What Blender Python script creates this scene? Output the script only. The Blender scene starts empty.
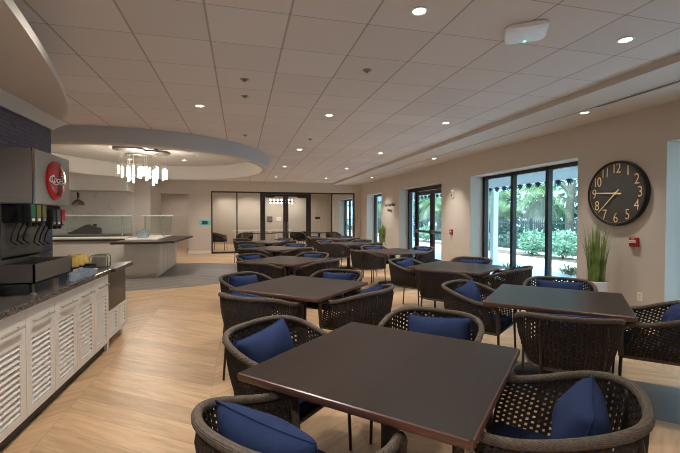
import bpy, bmesh, math, random
from mathutils import Vector, Matrix
PI = math.pi
C = bpy.context.scene.collection
random.seed(7)

# ------------------------------------------------------------------ helpers
def lin(c):
    c = c / 255.0
    return c / 12.92 if c <= 0.04045 else ((c + 0.055) / 1.055) ** 2.4
def rgb(r, g, b): return (lin(r), lin(g), lin(b), 1.0)

def obj(name, bm, mat=None, parent=None, smooth=False):
    if isinstance(bm, bmesh.types.BMesh):
        me = bpy.data.meshes.new(name); bm.to_mesh(me); bm.free()
    else:
        me = bm
    o = bpy.data.objects.new(name, me); C.objects.link(o)
    if mat is not None:
        me.materials.clear(); me.materials.append(mat)
    if smooth:
        me.polygons.foreach_set('use_smooth', [True] * len(me.polygons))
        if smooth != 'all':
            try: me.set_sharp_from_angle(angle=math.radians(40))
            except Exception: pass
    if parent is not None: o.parent = parent
    return o

def tag(o, label, cat, group=None):
    o['label'] = label; o['category'] = cat
    if group: o['group'] = group
    return o
def thing(name, label, cat, loc=(0, 0, 0), rz=0.0, group=None):
    o = bpy.data.objects.new(name, None); C.objects.link(o)
    o.empty_display_size = 0.1
    o.location = loc; o.rotation_euler = (0, 0, rz)
    return tag(o, label, cat, group)
def struct(name, bm, mat, parent=None, smooth=False):
    o = obj(name, bm, mat, parent, smooth)
    if parent is None: o['kind'] = 'structure'
    return o
def dup(root, loc, rz, label, group=None):
    r = root.copy(); C.objects.link(r)
    r.location = loc; r.rotation_euler = (root.rotation_euler[0], root.rotation_euler[1], rz); r['label'] = label
    if group: r['group'] = group
    for ch in list(root.children):
        c = ch.copy(); C.objects.link(c); c.parent = r
        for g in list(ch.children):
            d = g.copy(); C.objects.link(d); d.parent = c
    return r

def NB(): return bmesh.new()
def box(bm, x0, x1, y0, y1, z0, z1, bev=0.0, M=None):
    g = bmesh.ops.create_cube(bm, size=1.0)
    vs = g['verts']
    for v in vs:
        v.co = Vector(((x0 + x1) / 2 + v.co.x * (x1 - x0), (y0 + y1) / 2 + v.co.y * (y1 - y0), (z0 + z1) / 2 + v.co.z * (z1 - z0)))
    if bev > 0:
        es = list({e for v in vs for e in v.link_edges})
        r = bmesh.ops.bevel(bm, geom=es, offset=bev, segments=2, profile=0.5, affect='EDGES')
        vs = list({v for f in r['faces'] for v in f.verts} | {v for v in vs if v.is_valid})
    if M is not None:
        for v in vs: v.co = M @ v.co
    return vs
def tube(bm, pts, r, n=8, closed=False, cap=True):
    pts = [Vector(p) for p in pts]
    m = len(pts)
    rs = r if isinstance(r, (list, tuple)) else [r] * m
    rings = []
    prev = None
    for i, p in enumerate(pts):
        if closed: t = pts[(i + 1) % m] - pts[i - 1]
        else: t = pts[min(i + 1, m - 1)] - pts[max(i - 1, 0)]
        t.normalize()
        if prev is None:
            a = Vector((0, 0, 1)) if abs(t.z) < 0.9 else Vector((1, 0, 0))
            nrm = t.cross(a).normalized()
        else:
            nrm = (prev - t * prev.dot(t)).normalized()
        prev = nrm
        b = t.cross(nrm)
        rings.append([bm.verts.new(p + (nrm * math.cos(2 * PI * k / n) + b * math.sin(2 * PI * k / n)) * rs[i]) for k in range(n)])
    for i in range(m if closed else m - 1):
        A, B = rings[i], rings[(i + 1) % m]
        for k in range(n):
            bm.faces.new((A[k], A[(k + 1) % n], B[(k + 1) % n], B[k]))
    if cap and not closed:
        bm.faces.new(list(reversed(rings[0]))); bm.faces.new(rings[-1])
def lathe(bm, prof, n=32, M=None, cap=True):
    rings = []
    for (r, z) in prof:
        ring = []
        for k in range(n):
            a = 2 * PI * k / n
            co = Vector((r * math.cos(a), r * math.sin(a), z))
            ring.append(bm.verts.new(M @ co if M is not None else co))
        rings.append(ring)
    for A, B in zip(rings, rings[1:]):
        for k in range(n):
            bm.faces.new((A[k], A[(k + 1) % n], B[(k + 1) % n], B[k]))
    if cap:
        if prof[0][0] > 1e-4: bm.faces.new(list(reversed(rings[0])))
        if prof[-1][0] > 1e-4: bm.faces.new(rings[-1])
def prism(bm, poly, z0, z1, M=None):
    f = lambda x, y, z: bm.verts.new((M @ Vector((x, y, z))) if M is not None else (x, y, z))
    A = [f(x, y, z0) for x, y in poly]; B = [f(x, y, z1) for x, y in poly]
    n = len(poly)
    bm.faces.new(list(reversed(A))); bm.faces.new(B)
    for k in range(n): bm.faces.new((A[k], A[(k + 1) % n], B[(k + 1) % n], B[k]))
def quad(bm, *ps): return bm.faces.new([bm.verts.new(p) for p in ps])
def fixn(bm): bmesh.ops.recalc_face_normals(bm, faces=bm.faces[:]); return bm

def text_mesh(s, size, extrude=0.0, shear=0.0, spacing=1.0, bold=0.0):
    cu = bpy.data.curves.new('lettering', 'FONT'); cu.body = s; cu.size = size; cu.extrude = extrude
    cu.shear = shear; cu.align_x = 'CENTER'; cu.align_y = 'CENTER'; cu.space_character = spacing; cu.offset = bold
    cu.resolution_u = 3
    o = bpy.data.objects.new('lettering', cu); C.objects.link(o)
    bpy.context.view_layer.update()
    dg = bpy.context.evaluated_depsgraph_get()
    me = bpy.data.meshes.new_from_object(o.evaluated_get(dg))
    bpy.data.objects.remove(o); bpy.data.curves.remove(cu)
    return me
def basis(ax, ay, az, loc):
    return Matrix(((ax[0], ay[0], az[0], loc[0]), (ax[1], ay[1], az[1], loc[1]), (ax[2], ay[2], az[2], loc[2]), (0, 0, 0, 1)))
FACE_MX = lambda loc: basis((0, -1, 0), (0, 0, 1), (-1, 0, 0), loc)   # faces -X
FACE_PX = lambda loc: basis((0, 1, 0), (0, 0, 1), (1, 0, 0), loc)     # faces +X
FACE_MY = lambda loc: basis((1, 0, 0), (0, 0, 1), (0, -1, 0), loc)    # faces -Y

# ------------------------------------------------------------------ materials
def mat_base(name):
    m = bpy.data.materials.new(name); m.use_nodes = True
    nt = m.node_tree; b = nt.nodes['Principled BSDF']
    return m, nt, b
def N(nt, t, **kw):
    n = nt.nodes.new(t)
    for k, v in kw.items(): setattr(n, k, v)
    return n
def L(nt, a, b): nt.links.new(a, b)
def math_(nt, op, a, b=None, c=None):
    n = N(nt, 'ShaderNodeMath', operation=op)
    for i, x in enumerate((a, b, c)):
        if x is None: continue
        if isinstance(x, (int, float)): n.inputs[i].default_value = x
        else: L(nt, x, n.inputs[i])
    return n.outputs[0]
def mix(nt, fac, a, b, blend='MIX'):
    n = N(nt, 'ShaderNodeMix', data_type='RGBA', blend_type=blend)
    for i, x in ((0, fac), (6, a), (7, b)):
        if isinstance(x, (int, float)): n.inputs[i].default_value = x
        elif isinstance(x, tuple): n.inputs[i].default_value = x
        else: L(nt, x, n.inputs[i])
    return n.outputs[2]
def mat(name, col, rough=0.6, metal=0.0, var=0.06, scale=6.0, bump=0.0, bscale=None, spec=0.5, emit=None, estr=0.0, stretch=None, coat=0.0):
    m, nt, b = mat_base(name)
    tc = N(nt, 'ShaderNodeTexCoord'); mp = N(nt, 'ShaderNodeMapping'); L(nt, tc.outputs['Object'], mp.inputs[0])
    if stretch: mp.inputs['Scale'].default_value = stretch
    no = N(nt, 'ShaderNodeTexNoise'); no.inputs['Scale'].default_value = scale; no.inputs['Detail'].default_value = 4
    L(nt, mp.outputs[0], no.inputs['Vector'])
    dark = tuple(c * (1 - var * 2) for c in col[:3]) + (1,)
    lite = tuple(min(1, c * (1 + var * 2)) for c in col[:3]) + (1,)
    L(nt, mix(nt, no.outputs[0], dark, lite), b.inputs['Base Color'])
    b.inputs['Roughness'].default_value = rough; b.inputs['Metallic'].default_value = metal
    b.inputs['Specular IOR Level'].default_value = spec
    b.inputs['Coat Weight'].default_value = coat
    if bump:
        n2 = N(nt, 'ShaderNodeTexNoise'); n2.inputs['Scale'].default_value = bscale or scale * 8
        L(nt, mp.outputs[0], n2.inputs['Vector'])
        bp = N(nt, 'ShaderNodeBump'); bp.inputs['Strength'].default_value = bump; bp.inputs['Distance'].default_value = 0.01
        L(nt, n2.outputs[0], bp.inputs['Height']); L(nt, bp.outputs[0], b.inputs['Normal'])
    if emit:
        b.inputs['Emission Color'].default_value = emit; b.inputs['Emission Strength'].default_value = estr
    return m

def mat_floor():
    m, nt, b = mat_base('oak_chevron_floor')
    tc = N(nt, 'ShaderNodeTexCoord'); sp = N(nt, 'ShaderNodeSeparateXYZ'); L(nt, tc.outputs['Object'], sp.inputs[0])
    X, Y = sp.outputs[0], sp.outputs[1]
    W = 1.05; PW = 0.235
    u = math_(nt, 'DIVIDE', math_(nt, 'ADD', X, 1.30 + 10 * W), W)
    col = math_(nt, 'FLOOR', u); fr = math_(nt, 'SUBTRACT', u, col)
    par = math_(nt, 'MODULO', col, 2.0)
    sgn = math_(nt, 'SUBTRACT', 1.0, math_(nt, 'MULTIPLY', par, 2.0))
    sl = math_(nt, 'MULTIPLY', math_(nt, 'MULTIPLY', math_(nt, 'SUBTRACT', fr, 0.5), sgn), W * 0.72)
    v = math_(nt, 'DIVIDE', math_(nt, 'ADD', math_(nt, 'ADD', Y, 20.0), sl), PW)
    pl = math_(nt, 'FLOOR', v); vf = math_(nt, 'SUBTRACT', v, pl)
    cb = N(nt, 'ShaderNodeCombineXYZ'); L(nt, col, cb.inputs[0]); L(nt, pl, cb.inputs[1])
    wn = N(nt, 'ShaderNodeTexWhiteNoise', noise_dimensions='3D'); L(nt, cb.outputs[0], wn.inputs['Vector'])
    # grain: stretched along each plank
    gx = math_(nt, 'MULTIPLY', X, 2.2); gv = math_(nt, 'MULTIPLY', v, 2.6)
    gc = N(nt, 'ShaderNodeCombineXYZ'); L(nt, gx, gc.inputs[0]); L(nt, gv, gc.inputs[1]); L(nt, math_(nt, 'MULTIPLY', wn.outputs[0], 30.0), gc.inputs[2])
    gn = N(nt, 'ShaderNodeTexNoise'); gn.inputs['Scale'].default_value = 1.4; gn.inputs['Detail'].default_value = 7; gn.inputs['Roughness'].default_value = 0.65
    L(nt, gc.outputs[0], gn.inputs['Vector'])
    rp = N(nt, 'ShaderNodeValToRGB'); L(nt, gn.outputs[0], rp.inputs[0])
    rp.color_ramp.elements[0].position = 0.3; rp.color_ramp.elements[0].color = rgb(178, 145, 112)
    rp.color_ramp.elements[1].position = 0.7; rp.color_ramp.elements[1].color = rgb(214, 180, 142)
    tone = N(nt, 'ShaderNodeValToRGB'); L(nt, wn.outputs[0], tone.inputs[0])
    tone.color_ramp.elements[0].color = (0.86, 0.845, 0.83, 1); tone.color_ramp.elements[1].color = (1.08, 1.07, 1.05, 1)
    wood = mix(nt, 1.0, rp.outputs[0], tone.outputs[0], 'MULTIPLY')
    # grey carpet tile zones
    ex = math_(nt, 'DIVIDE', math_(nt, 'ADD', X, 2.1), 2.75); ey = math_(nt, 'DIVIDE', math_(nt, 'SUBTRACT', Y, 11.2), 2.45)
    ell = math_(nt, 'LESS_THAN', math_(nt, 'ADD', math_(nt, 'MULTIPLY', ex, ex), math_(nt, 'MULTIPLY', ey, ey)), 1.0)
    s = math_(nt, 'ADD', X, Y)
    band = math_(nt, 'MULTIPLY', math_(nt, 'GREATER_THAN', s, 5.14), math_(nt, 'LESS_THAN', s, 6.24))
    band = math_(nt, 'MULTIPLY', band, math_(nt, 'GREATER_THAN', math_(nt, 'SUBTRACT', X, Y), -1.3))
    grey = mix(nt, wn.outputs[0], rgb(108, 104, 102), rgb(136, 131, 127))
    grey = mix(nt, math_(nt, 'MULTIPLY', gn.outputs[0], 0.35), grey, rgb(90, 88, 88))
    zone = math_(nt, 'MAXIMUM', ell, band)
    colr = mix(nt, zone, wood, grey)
    # joints
    e1 = math_(nt, 'LESS_THAN', math_(nt, 'MINIMUM', vf, math_(nt, 'SUBTRACT', 1.0, vf)), 0.010)
    e2 = math_(nt, 'LESS_THAN', math_(nt, 'MINIMUM', fr, math_(nt, 'SUBTRACT', 1.0, fr)), 0.002)
    jn = math_(nt, 'MULTIPLY', math_(nt, 'MAXIMUM', e1, e2), 0.32)
    colr = mix(nt, jn, colr, rgb(70, 52, 40))
    L(nt, colr, b.inputs['Base Color'])
    b.inputs['Roughness'].default_value = 0.42; b.inputs['Specular IOR Level'].default_value = 0.4
    return m

def mat_ceiling():
    m, nt, b = mat_base('acoustic_tile_ceiling')
    tc = N(nt, 'ShaderNodeTexCoord'); sp = N(nt, 'ShaderNodeSeparateXYZ'); L(nt, tc.outputs['Object'], sp.inputs[0])
    T = 0.6096
    def cell(a, off):
        v = math_(nt, 'DIVIDE', math_(nt, 'ADD', a, 40 * T - off), T)
        f = math_(nt, 'FLOOR', v); return f, math_(nt, 'SUBTRACT', v, f)
    ci, fx = cell(sp.outputs[0], -0.2423); cj, fy = cell(sp.outputs[1], 2.979)
    cb = N(nt, 'ShaderNodeCombineXYZ'); L(nt, ci, cb.inputs[0]); L(nt, cj, cb.inputs[1])
    wn = N(nt, 'ShaderNodeTexWhiteNoise'); L(nt, cb.outputs[0], wn.inputs['Vector'])
    base = mix(nt, wn.outputs[0], rgb(212, 206, 203), rgb(220, 214, 211))
    ex = math_(nt, 'LESS_THAN', math_(nt, 'MINIMUM', fx, math_(nt, 'SUBTRACT', 1.0, fx)), 0.014)
    ey = math_(nt, 'LESS_THAN', math_(nt, 'MINIMUM', fy, math_(nt, 'SUBTRACT', 1.0, fy)), 0.007)
    c = mix(nt, math_(nt, 'MULTIPLY', ex, 0.5), base, rgb(112, 98, 88))
    c = mix(nt, math_(nt, 'MULTIPLY', ey, 0.5), c, rgb(112, 98, 88))
    L(nt, c, b.inputs['Base Color']); b.inputs['Roughness'].default_value = 0.95; b.inputs['Specular IOR Level'].default_value = 0.1
    return m

def mat_tile():
    m, nt, b = mat_base('navy_mosaic_tile')
    tc = N(nt, 'ShaderNodeTexCoord'); mp = N(nt, 'ShaderNodeMapping'); L(nt, tc.outputs['Object'], mp.inputs[0])
    mp.inputs['Rotation'].default_value = (PI / 2, 0, PI / 2)
    sp = N(nt, 'ShaderNodeSeparateXYZ'); L(nt, tc.outputs['Object'], sp.inputs[0])
    cb = N(nt, 'ShaderNodeCombineXYZ'); L(nt, sp.outputs[1], cb.inputs[0]); L(nt, sp.outputs[2], cb.inputs[1])
    br = N(nt, 'ShaderNodeTexBrick'); br.inputs['Scale'].default_value = 1.0
    br.inputs['Brick Width'].default_value = 0.075; br.inputs['Row Height'].default_value = 0.034; br.inputs['Mortar Size'].default_value = 0.0035
    br.inputs['Color1'].default_value = rgb(46, 52, 78); br.inputs['Color2'].default_value = rgb(66, 72, 98); br.inputs['Mortar'].default_value = rgb(26, 28, 40)
    L(nt, cb.outputs[0], br.inputs['Vector']); L(nt, br.outputs[0], b.inputs['Base Color'])
    b.inputs['Roughness'].default_value = 0.3
    return m
def mat_granite():
    m, nt, b = mat_base('speckled_granite')
    tc = N(nt, 'ShaderNodeTexCoord')
    vo = N(nt, 'ShaderNodeTexVoronoi'); vo.inputs['Scale'].default_value = 110; L(nt, tc.outputs['Object'], vo.inputs['Vector'])
    no = N(nt, 'ShaderNodeTexNoise'); no.inputs['Scale'].default_value = 60; L(nt, tc.outputs['Object'], no.inputs['Vector'])
    rp = N(nt, 'ShaderNodeValToRGB'); rp.color_ramp.elements[0].position = .35; rp.color_ramp.elements[0].color = rgb(44, 40, 40)
    rp.color_ramp.elements[1].position = .8; rp.color_ramp.elements[1].color = rgb(128, 122, 118)
    L(nt, mix(nt, 0.5, vo.outputs['Color'], no.outputs[0]), rp.inputs[0]); L(nt, rp.outputs[0], b.inputs['Base Color'])
    b.inputs['Roughness'].default_value = 0.18
    return m
def mat_marble():
    m, nt, b = mat_base('veined_marble')
    tc = N(nt, 'ShaderNodeTexCoord'); no = N(nt, 'ShaderNodeTexNoise'); no.inputs['Scale'].default_value = 0.9; no.inputs['Detail'].default_value = 6; no.inputs['Distortion'].default_value = 1.6
    L(nt, tc.outputs['Object'], no.inputs['Vector'])
    d = math_(nt, 'ABSOLUTE', math_(nt, 'SUBTRACT', no.outputs[0], 0.5))
    f = math_(nt, 'LESS_THAN', d, 0.012)
    L(nt, mix(nt, math_(nt, 'MULTIPLY', f, 0.35), rgb(205, 198, 190), rgb(160, 152, 146)), b.inputs['Base Color']); b.inputs['Roughness'].default_value = 0.3
    return m
def mat_walnut():
    m, nt, b = mat_base('dark_walnut_top')
    tc = N(nt, 'ShaderNodeTexCoord'); sp = N(nt, 'ShaderNodeSeparateXYZ'); L(nt, tc.outputs['Object'], sp.inputs[0])
    oi = N(nt, 'ShaderNodeObjectInfo')
    v = math_(nt, 'DIVIDE', math_(nt, 'ADD', sp.outputs[1], 2.0), 0.138)
    pl = math_(nt, 'FLOOR', v)
    cb = N(nt, 'ShaderNodeCombineXYZ'); L(nt, pl, cb.inputs[0]); L(nt, math_(nt, 'MULTIPLY', oi.outputs['Random'], 50.0), cb.inputs[1])
    wn = N(nt, 'ShaderNodeTexWhiteNoise'); L(nt, cb.outputs[0], wn.inputs['Vector'])
    gc = N(nt, 'ShaderNodeCombineXYZ'); L(nt, math_(nt, 'MULTIPLY', sp.outputs[0], 2.0), gc.inputs[0]); L(nt, math_(nt, 'MULTIPLY', sp.outputs[1], 26.0), gc.inputs[1]); L(nt, math_(nt, 'MULTIPLY', wn.outputs[0], 20.0), gc.inputs[2])
    gn = N(nt, 'ShaderNodeTexNoise'); gn.inputs['Scale'].default_value = 1.5; gn.inputs['Detail'].default_value = 6; L(nt, gc.outputs[0], gn.inputs['Vector'])
    a = mix(nt, gn.outputs[0], rgb(36, 28, 26), rgb(58, 46, 41))
    t = N(nt, 'ShaderNodeValToRGB'); L(nt, wn.outputs[0], t.inputs[0]); t.color_ramp.elements[0].color = (.8, .8, .8, 1); t.color_ramp.elements[1].color = (1.1, 1.08, 1.06, 1)
    L(nt, mix(nt, 1.0, a, t.outputs[0], 'MULTIPLY'), b.inputs['Base Color'])
    b.inputs['Roughness'].default_value = 0.38; b.inputs['Specular IOR Level'].default_value = 0.38
    return m
def mat_glass(name, tint=(0.93, 0.97, 0.97, 1), refl=1.0):
    m = bpy.data.materials.new(name); m.use_nodes = True; nt = m.node_tree; nt.nodes.clear()
    out = N(nt, 'ShaderNodeOutputMaterial'); tr = N(nt, 'ShaderNodeBsdfTransparent'); tr.inputs[0].default_value = tint
    gl = N(nt, 'ShaderNodeBsdfGlossy'); gl.inputs['Roughness'].default_value = 0.02
    fr = N(nt, 'ShaderNodeFresnel'); fr.inputs[0].default_value = 1.45
    geo = N(nt, 'ShaderNodeNewGeometry')
    fac = math_(nt, 'MULTIPLY', fr.outputs[0], refl)
    fac = math_(nt, 'MULTIPLY', fac, math_(nt, 'SUBTRACT', 1.0, geo.outputs['Backfacing']))
    ms = N(nt, 'ShaderNodeMixShader'); L(nt, fac, ms.inputs[0]); L(nt, tr.outputs[0], ms.inputs[1]); L(nt, gl.outputs[0], ms.inputs[2]); L(nt, ms.outputs[0], out.inputs[0])
    return m
def mat_rope():
    m, nt, b = mat_base('woven_rope')
    tc = N(nt, 'ShaderNodeTexCoord'); no = N(nt, 'ShaderNodeTexNoise'); no.inputs['Scale'].default_value = 90; L(nt, tc.outputs['Object'], no.inputs['Vector'])
    L(nt, mix(nt, no.outputs[0], rgb(70, 62, 56), rgb(122, 110, 99)), b.inputs['Base Color'])
    wv = N(nt, 'ShaderNodeTexWave', bands_direction='Z'); wv.inputs['Scale'].default_value = 55; wv.inputs['Distortion'].default_value = 2; L(nt, tc.outputs['Object'], wv.inputs['Vector'])
    bp = N(nt, 'ShaderNodeBump'); bp.inputs['Strength'].default_value = 0.5; bp.inputs['Distance'].default_value = 0.004
    L(nt, wv.outputs[0], bp.inputs['Height']); L(nt, bp.outputs[0], b.inputs['Normal'])
    b.inputs['Roughness'].default_value = 0.85; b.inputs['Specular IOR Level'].default_value = 0.2
    return m
def mat_leaf(name, c1, c2, scale=3):
    m, nt, b = mat_base(name)
    tc = N(nt, 'ShaderNodeTexCoord'); no = N(nt, 'ShaderNodeTexNoise'); no.inputs['Scale'].default_value = scale; no.inputs['Detail'].default_value = 5; L(nt, tc.outputs['Object'], no.inputs['Vector'])
    rp = N(nt, 'ShaderNodeValToRGB'); rp.color_ramp.elements[0].position = .3; rp.color_ramp.elements[0].color = c1; rp.color_ramp.elements[1].position = .7; rp.color_ramp.elements[1].color = c2
    L(nt, no.outputs[0], rp.inputs[0]); L(nt, rp.outputs[0], b.inputs['Base Color']); b.inputs['Roughness'].default_value = 0.6
    return m

FLOOR = mat_floor(); CEIL = mat_ceiling(); TILE = mat_tile(); GRANITE = mat_granite(); MARBLE = mat_marble(); WALNUT = mat_walnut(); ROPE = mat_rope()
WEAVE = mat('woven_cord', rgb(60, 53, 48), .85, var=.2, scale=60, spec=.2)
WALL = mat('beige_wall_paint', rgb(197, 187, 176), .9, var=.015, scale=2, spec=.1)
WALL2 = mat('warm_grey_wall_paint', rgb(190, 178, 164), .9, var=.015, scale=2, spec=.1)
SOFFIT = mat('white_drywall', rgb(205, 197, 188), .9, var=.012, scale=2, spec=.1)
REVEAL = SOFFIT
WHITE = mat('white_paint', rgb(222, 217, 210), .5, var=.01, scale=3)
CABINET = mat('cabinet_white', rgb(226, 220, 211), .45, var=.015, scale=3)
DARKFRAME = mat('bronze_window_frame', rgb(44, 38, 36), .4, .3, var=.05)
BLACKFRAME = mat('black_steel_frame', rgb(48, 42, 38), .45, .2, var=.05)
EDGEW = mat('reddish_walnut_edge', rgb(104, 72, 62), .3, var=.06, scale=5, spec=.5)
LEGMETAL = mat('dark_bronze_tube', rgb(66, 56, 49), .45, .5, var=.05)
BLACKMETAL = mat('black_cast_iron', rgb(40, 36, 34), .5, .3, var=.06)
NAVY = mat('navy_canvas', rgb(44, 57, 92), .9, var=.10, scale=18, bump=.25, bscale=350, spec=.15)
NAVYSEAT = mat('navy_seat_fabric', rgb(32, 40, 66), .9, var=.08, scale=18, bump=.2, bscale=350, spec=.15)
STEEL = mat('brushed_stainless', rgb(168, 165, 158), .45, .3, var=.07, scale=5, stretch=(1, 1, 30))
STEELD = mat('dark_stainless', rgb(112, 107, 102), .42, .5, var=.07, scale=5, stretch=(1, 1, 30))
CHROME = mat('polished_chrome', rgb(200, 190, 180), .12, 1.0, var=.02)
BLACKP = mat('black_plastic', rgb(30, 30, 31), .45, var=.06)
GREYP = mat('grey_blue_plastic', rgb(140, 148, 162), .45, var=.04)
DSTONE = mat('dark_stone_cladding', rgb(78, 68, 62), .32, var=.10, scale=4)
DWOOD = mat('dark_wood_bar_top', rgb(70, 54, 46), .35, var=.10, scale=5, stretch=(1, 12, 1))
RED = mat('glossy_red', rgb(190, 24, 28), .18, var=.03, coat=.5)
REDBOX = mat('alarm_red', rgb(168, 28, 34), .4, var=.04)
WHITEP = mat('white_plastic', rgb(228, 228, 226), .4, var=.02)
GOLD = mat('aged_gold', rgb(228, 196, 144), .4, .2, var=.08)
CLOCKF = mat('charcoal_clock_face', rgb(58, 55, 52), .55, var=.18, scale=7)
CLOCKR = mat('dark_clock_rim', rgb(42, 39, 38), .35, .4, var=.1)
YELLOW = mat('yellow_packet_paper', rgb(214, 176, 84), .6, var=.10, scale=30)
CREAM = mat('cream_paper', rgb(212, 204, 186), .7, var=.05)
GREEN = mat('green_label', rgb(40, 110, 82), .4, var=.1, scale=30)
OLIVE = mat('olive_label', rgb(104, 108, 58), .4, var=.1, scale=30)
LIME = mat('amber_label', rgb(130, 116, 62), .4, var=.12, scale=30)
TEAL = mat('teal_sign', rgb(40, 190, 176), .4, var=.03, emit=rgb(40, 190, 176), estr=.12)
NAVYP = mat('navy_sign', rgb(24, 62, 96), .4, var=.03)
DARKTXT = mat('dark_lettering', rgb(70, 58, 50), .5, var=.03)
GLASS = mat_glass('window_glass', (0.90, 0.98, 0.99, 1)); GLASS2 = mat_glass('partition_glass', (0.93, 0.94, 0.93, 1)); GUARD = mat_glass('guard_glass', (0.90, 0.95, 0.93, 1))
LAMP = mat('lamp_lens', rgb(255, 240, 218), .5, emit=(1, .86, .68, 1), estr=14)
ROD = mat('glowing_acrylic_rod', rgb(255, 246, 230), .4, emit=(1, .92, .80, 1), estr=8)
STRIPL = mat('pendant_bulb_glow', rgb(255, 246, 230), .4, emit=(1, .92, .80, 1), estr=9)
CONCRETE = mat('pale_paving', rgb(226, 232, 238), .85, var=.05, scale=1.5, bump=.1)
SOIL = mat('mulch_bed', rgb(128, 110, 94), .95, var=.25, scale=9)
BARK = mat('grey_bark', rgb(122, 112, 100), .95, var=.25, scale=6, bump=.6, bscale=20)
LEAF_A = mat_leaf('shrub_leaf', rgb(104, 146, 118), rgb(182, 210, 178))
LEAF_B = mat_leaf('palm_leaf', rgb(96, 126, 96), rgb(176, 196, 140), 2)
LEAF_D = mat_leaf('dry_palm_leaf', rgb(120, 120, 104), rgb(196, 192, 172), 2)
LEAF_C = mat_leaf('hedge_leaf', rgb(58, 88, 76), rgb(132, 160, 138), 1.2)
GRASS = mat_leaf('pot_grass', rgb(62, 98, 44), rgb(156, 180, 96), 5)
PORCH = mat('porch_white', rgb(226, 232, 234), .7, var=.02)
PALMBLUE = mat('dark_blue_ornament', rgb(30, 52, 84), .6, var=.05)

# ------------------------------------------------------------------ room constants
XW = 5.206          # inner face of the window wall
YB = 16.9           # glass partition wall
CZ = 3.0            # ceiling
SZ = 2.93           # lowered soffit along the windows
HEAD = 2.44
XT = -1.85          # navy tile wall face
YE = 23.0           # end of the room behind the glass

# ------------------------------------------------------------------ setting
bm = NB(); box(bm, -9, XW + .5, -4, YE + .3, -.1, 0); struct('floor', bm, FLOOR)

RING_DAYTINT = mat('drywall_daylight_tint', rgb(186, 188, 192), .9, var=.01, scale=2, spec=.1)  # cool daylight on the ring's outer face, put into the drywall colour
ECX, ECY, EA, EB = -2.1, 10.45, 2.8, 3.15      # oval ceiling feature
def ell(a, da=0.0): return (ECX + (EA + da) * math.cos(a), ECY + (EB + da) * math.sin(a))
# ceiling with an oval hole, down to the lowered strip by the windows
bm = NB(); NE = 96
x0, x1, y0, y1 = -9.0, 3.95, -4.0, YE + .3
ring = [bm.verts.new((*ell(2 * PI * k / NE, -.1), CZ)) for k in range(NE)]
def edge_pt(a):
    dx, dy = math.cos(a), math.sin(a)
    ts = []
    if dx > 1e-9: ts.append((x1 - ECX) / dx)
    if dx < -1e-9: ts.append((x0 - ECX) / dx)
    if dy > 1e-9: ts.append((y1 - ECY) / dy)
    if dy < -1e-9: ts.append((y0 - ECY) / dy)
    t = min(ts); return (ECX + dx * t, ECY + dy * t)
outs = []; angs = [2 * PI * k / NE for k in range(NE)]
outer = [bm.verts.new((*edge_pt(a), CZ)) for a in angs]
corners = [(math.atan2(cy - ECY, cx - ECX) % (2 * PI), (cx, cy)) for cx in (x0, x1) for cy in (y0, y1)]
for k in range(NE):
    a0 = angs[k]; a1 = angs[(k + 1) % NE] or 2 * PI
    cs = [c for c in corners if a0 < c[0] < a1]
    vs = [ring[k], outer[k]] + [bm.verts.new((*c[1], CZ)) for c in sorted(cs)] + [outer[(k + 1) % NE], ring[(k + 1) % NE]]
    bm.faces.new(list(reversed(vs)))
struct('ceiling', bm, CEIL)
# oval dropped ring (outer band, underside, inner band) and the plain ceiling inside
def oval_band(prof):
    bm = NB(); rings = [[bm.verts.new((*ell(2 * PI * k / NE, d), z)) for k in range(NE)] for d, z in prof]
    for A, B in zip(rings, rings[1:]):
        for k in range(NE): bm.faces.new((A[k], A[(k + 1) % NE], B[(k + 1) % NE], B[k]))
    return fixn(bm)
struct('trim_1', oval_band([(0, CZ + .02), (0, 2.74), (-.012, 2.725)]), RING_DAYTINT, smooth=True)
struct('trim_7', oval_band([(-.012, 2.725), (-.03, 2.70), (-.16, 2.70), (-.19, 2.74), (-.19, CZ + .14)]), SOFFIT, smooth=True)
bm = NB(); prism(bm, [ell(2 * PI * k / NE, -.15) for k in range(NE)], CZ + .12, CZ + .16); struct('ceiling_panel', bm, SOFFIT)
# lowered soffit strip along the windows with a slot diffuser
bm = NB(); box(bm, 3.95, XW + .45, -4, YE + .3, SZ, CZ + .1); struct('trim_2', bm, SOFFIT)
bm = NB(); box(bm, 4.50, 4.518, -3, 16.5, SZ - .002, SZ + .01); struct('trim_3', bm, mat('slot_shadow', rgb(120, 110, 102), .8))
t = thing('slot_diffuser', 'long black linear slot air diffuser in the soffit above the clock', 'vent', (4.51, 0, SZ))
bm = NB(); 
for dx in (-.025, .025): box(bm, dx - .005, dx + .005, 1.9, 4.2, -.004, 0)
obj('slot_blade', bm, mat('slot_grey', rgb(84, 76, 70), .6), t)
bm = NB(); box(bm, -.048, -.04, 1.9, 4.2, -.008, 0); box(bm, .04, .048, 1.9, 4.2, -.008, 0); obj('vent_frame', bm, WHITEP, t)

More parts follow.
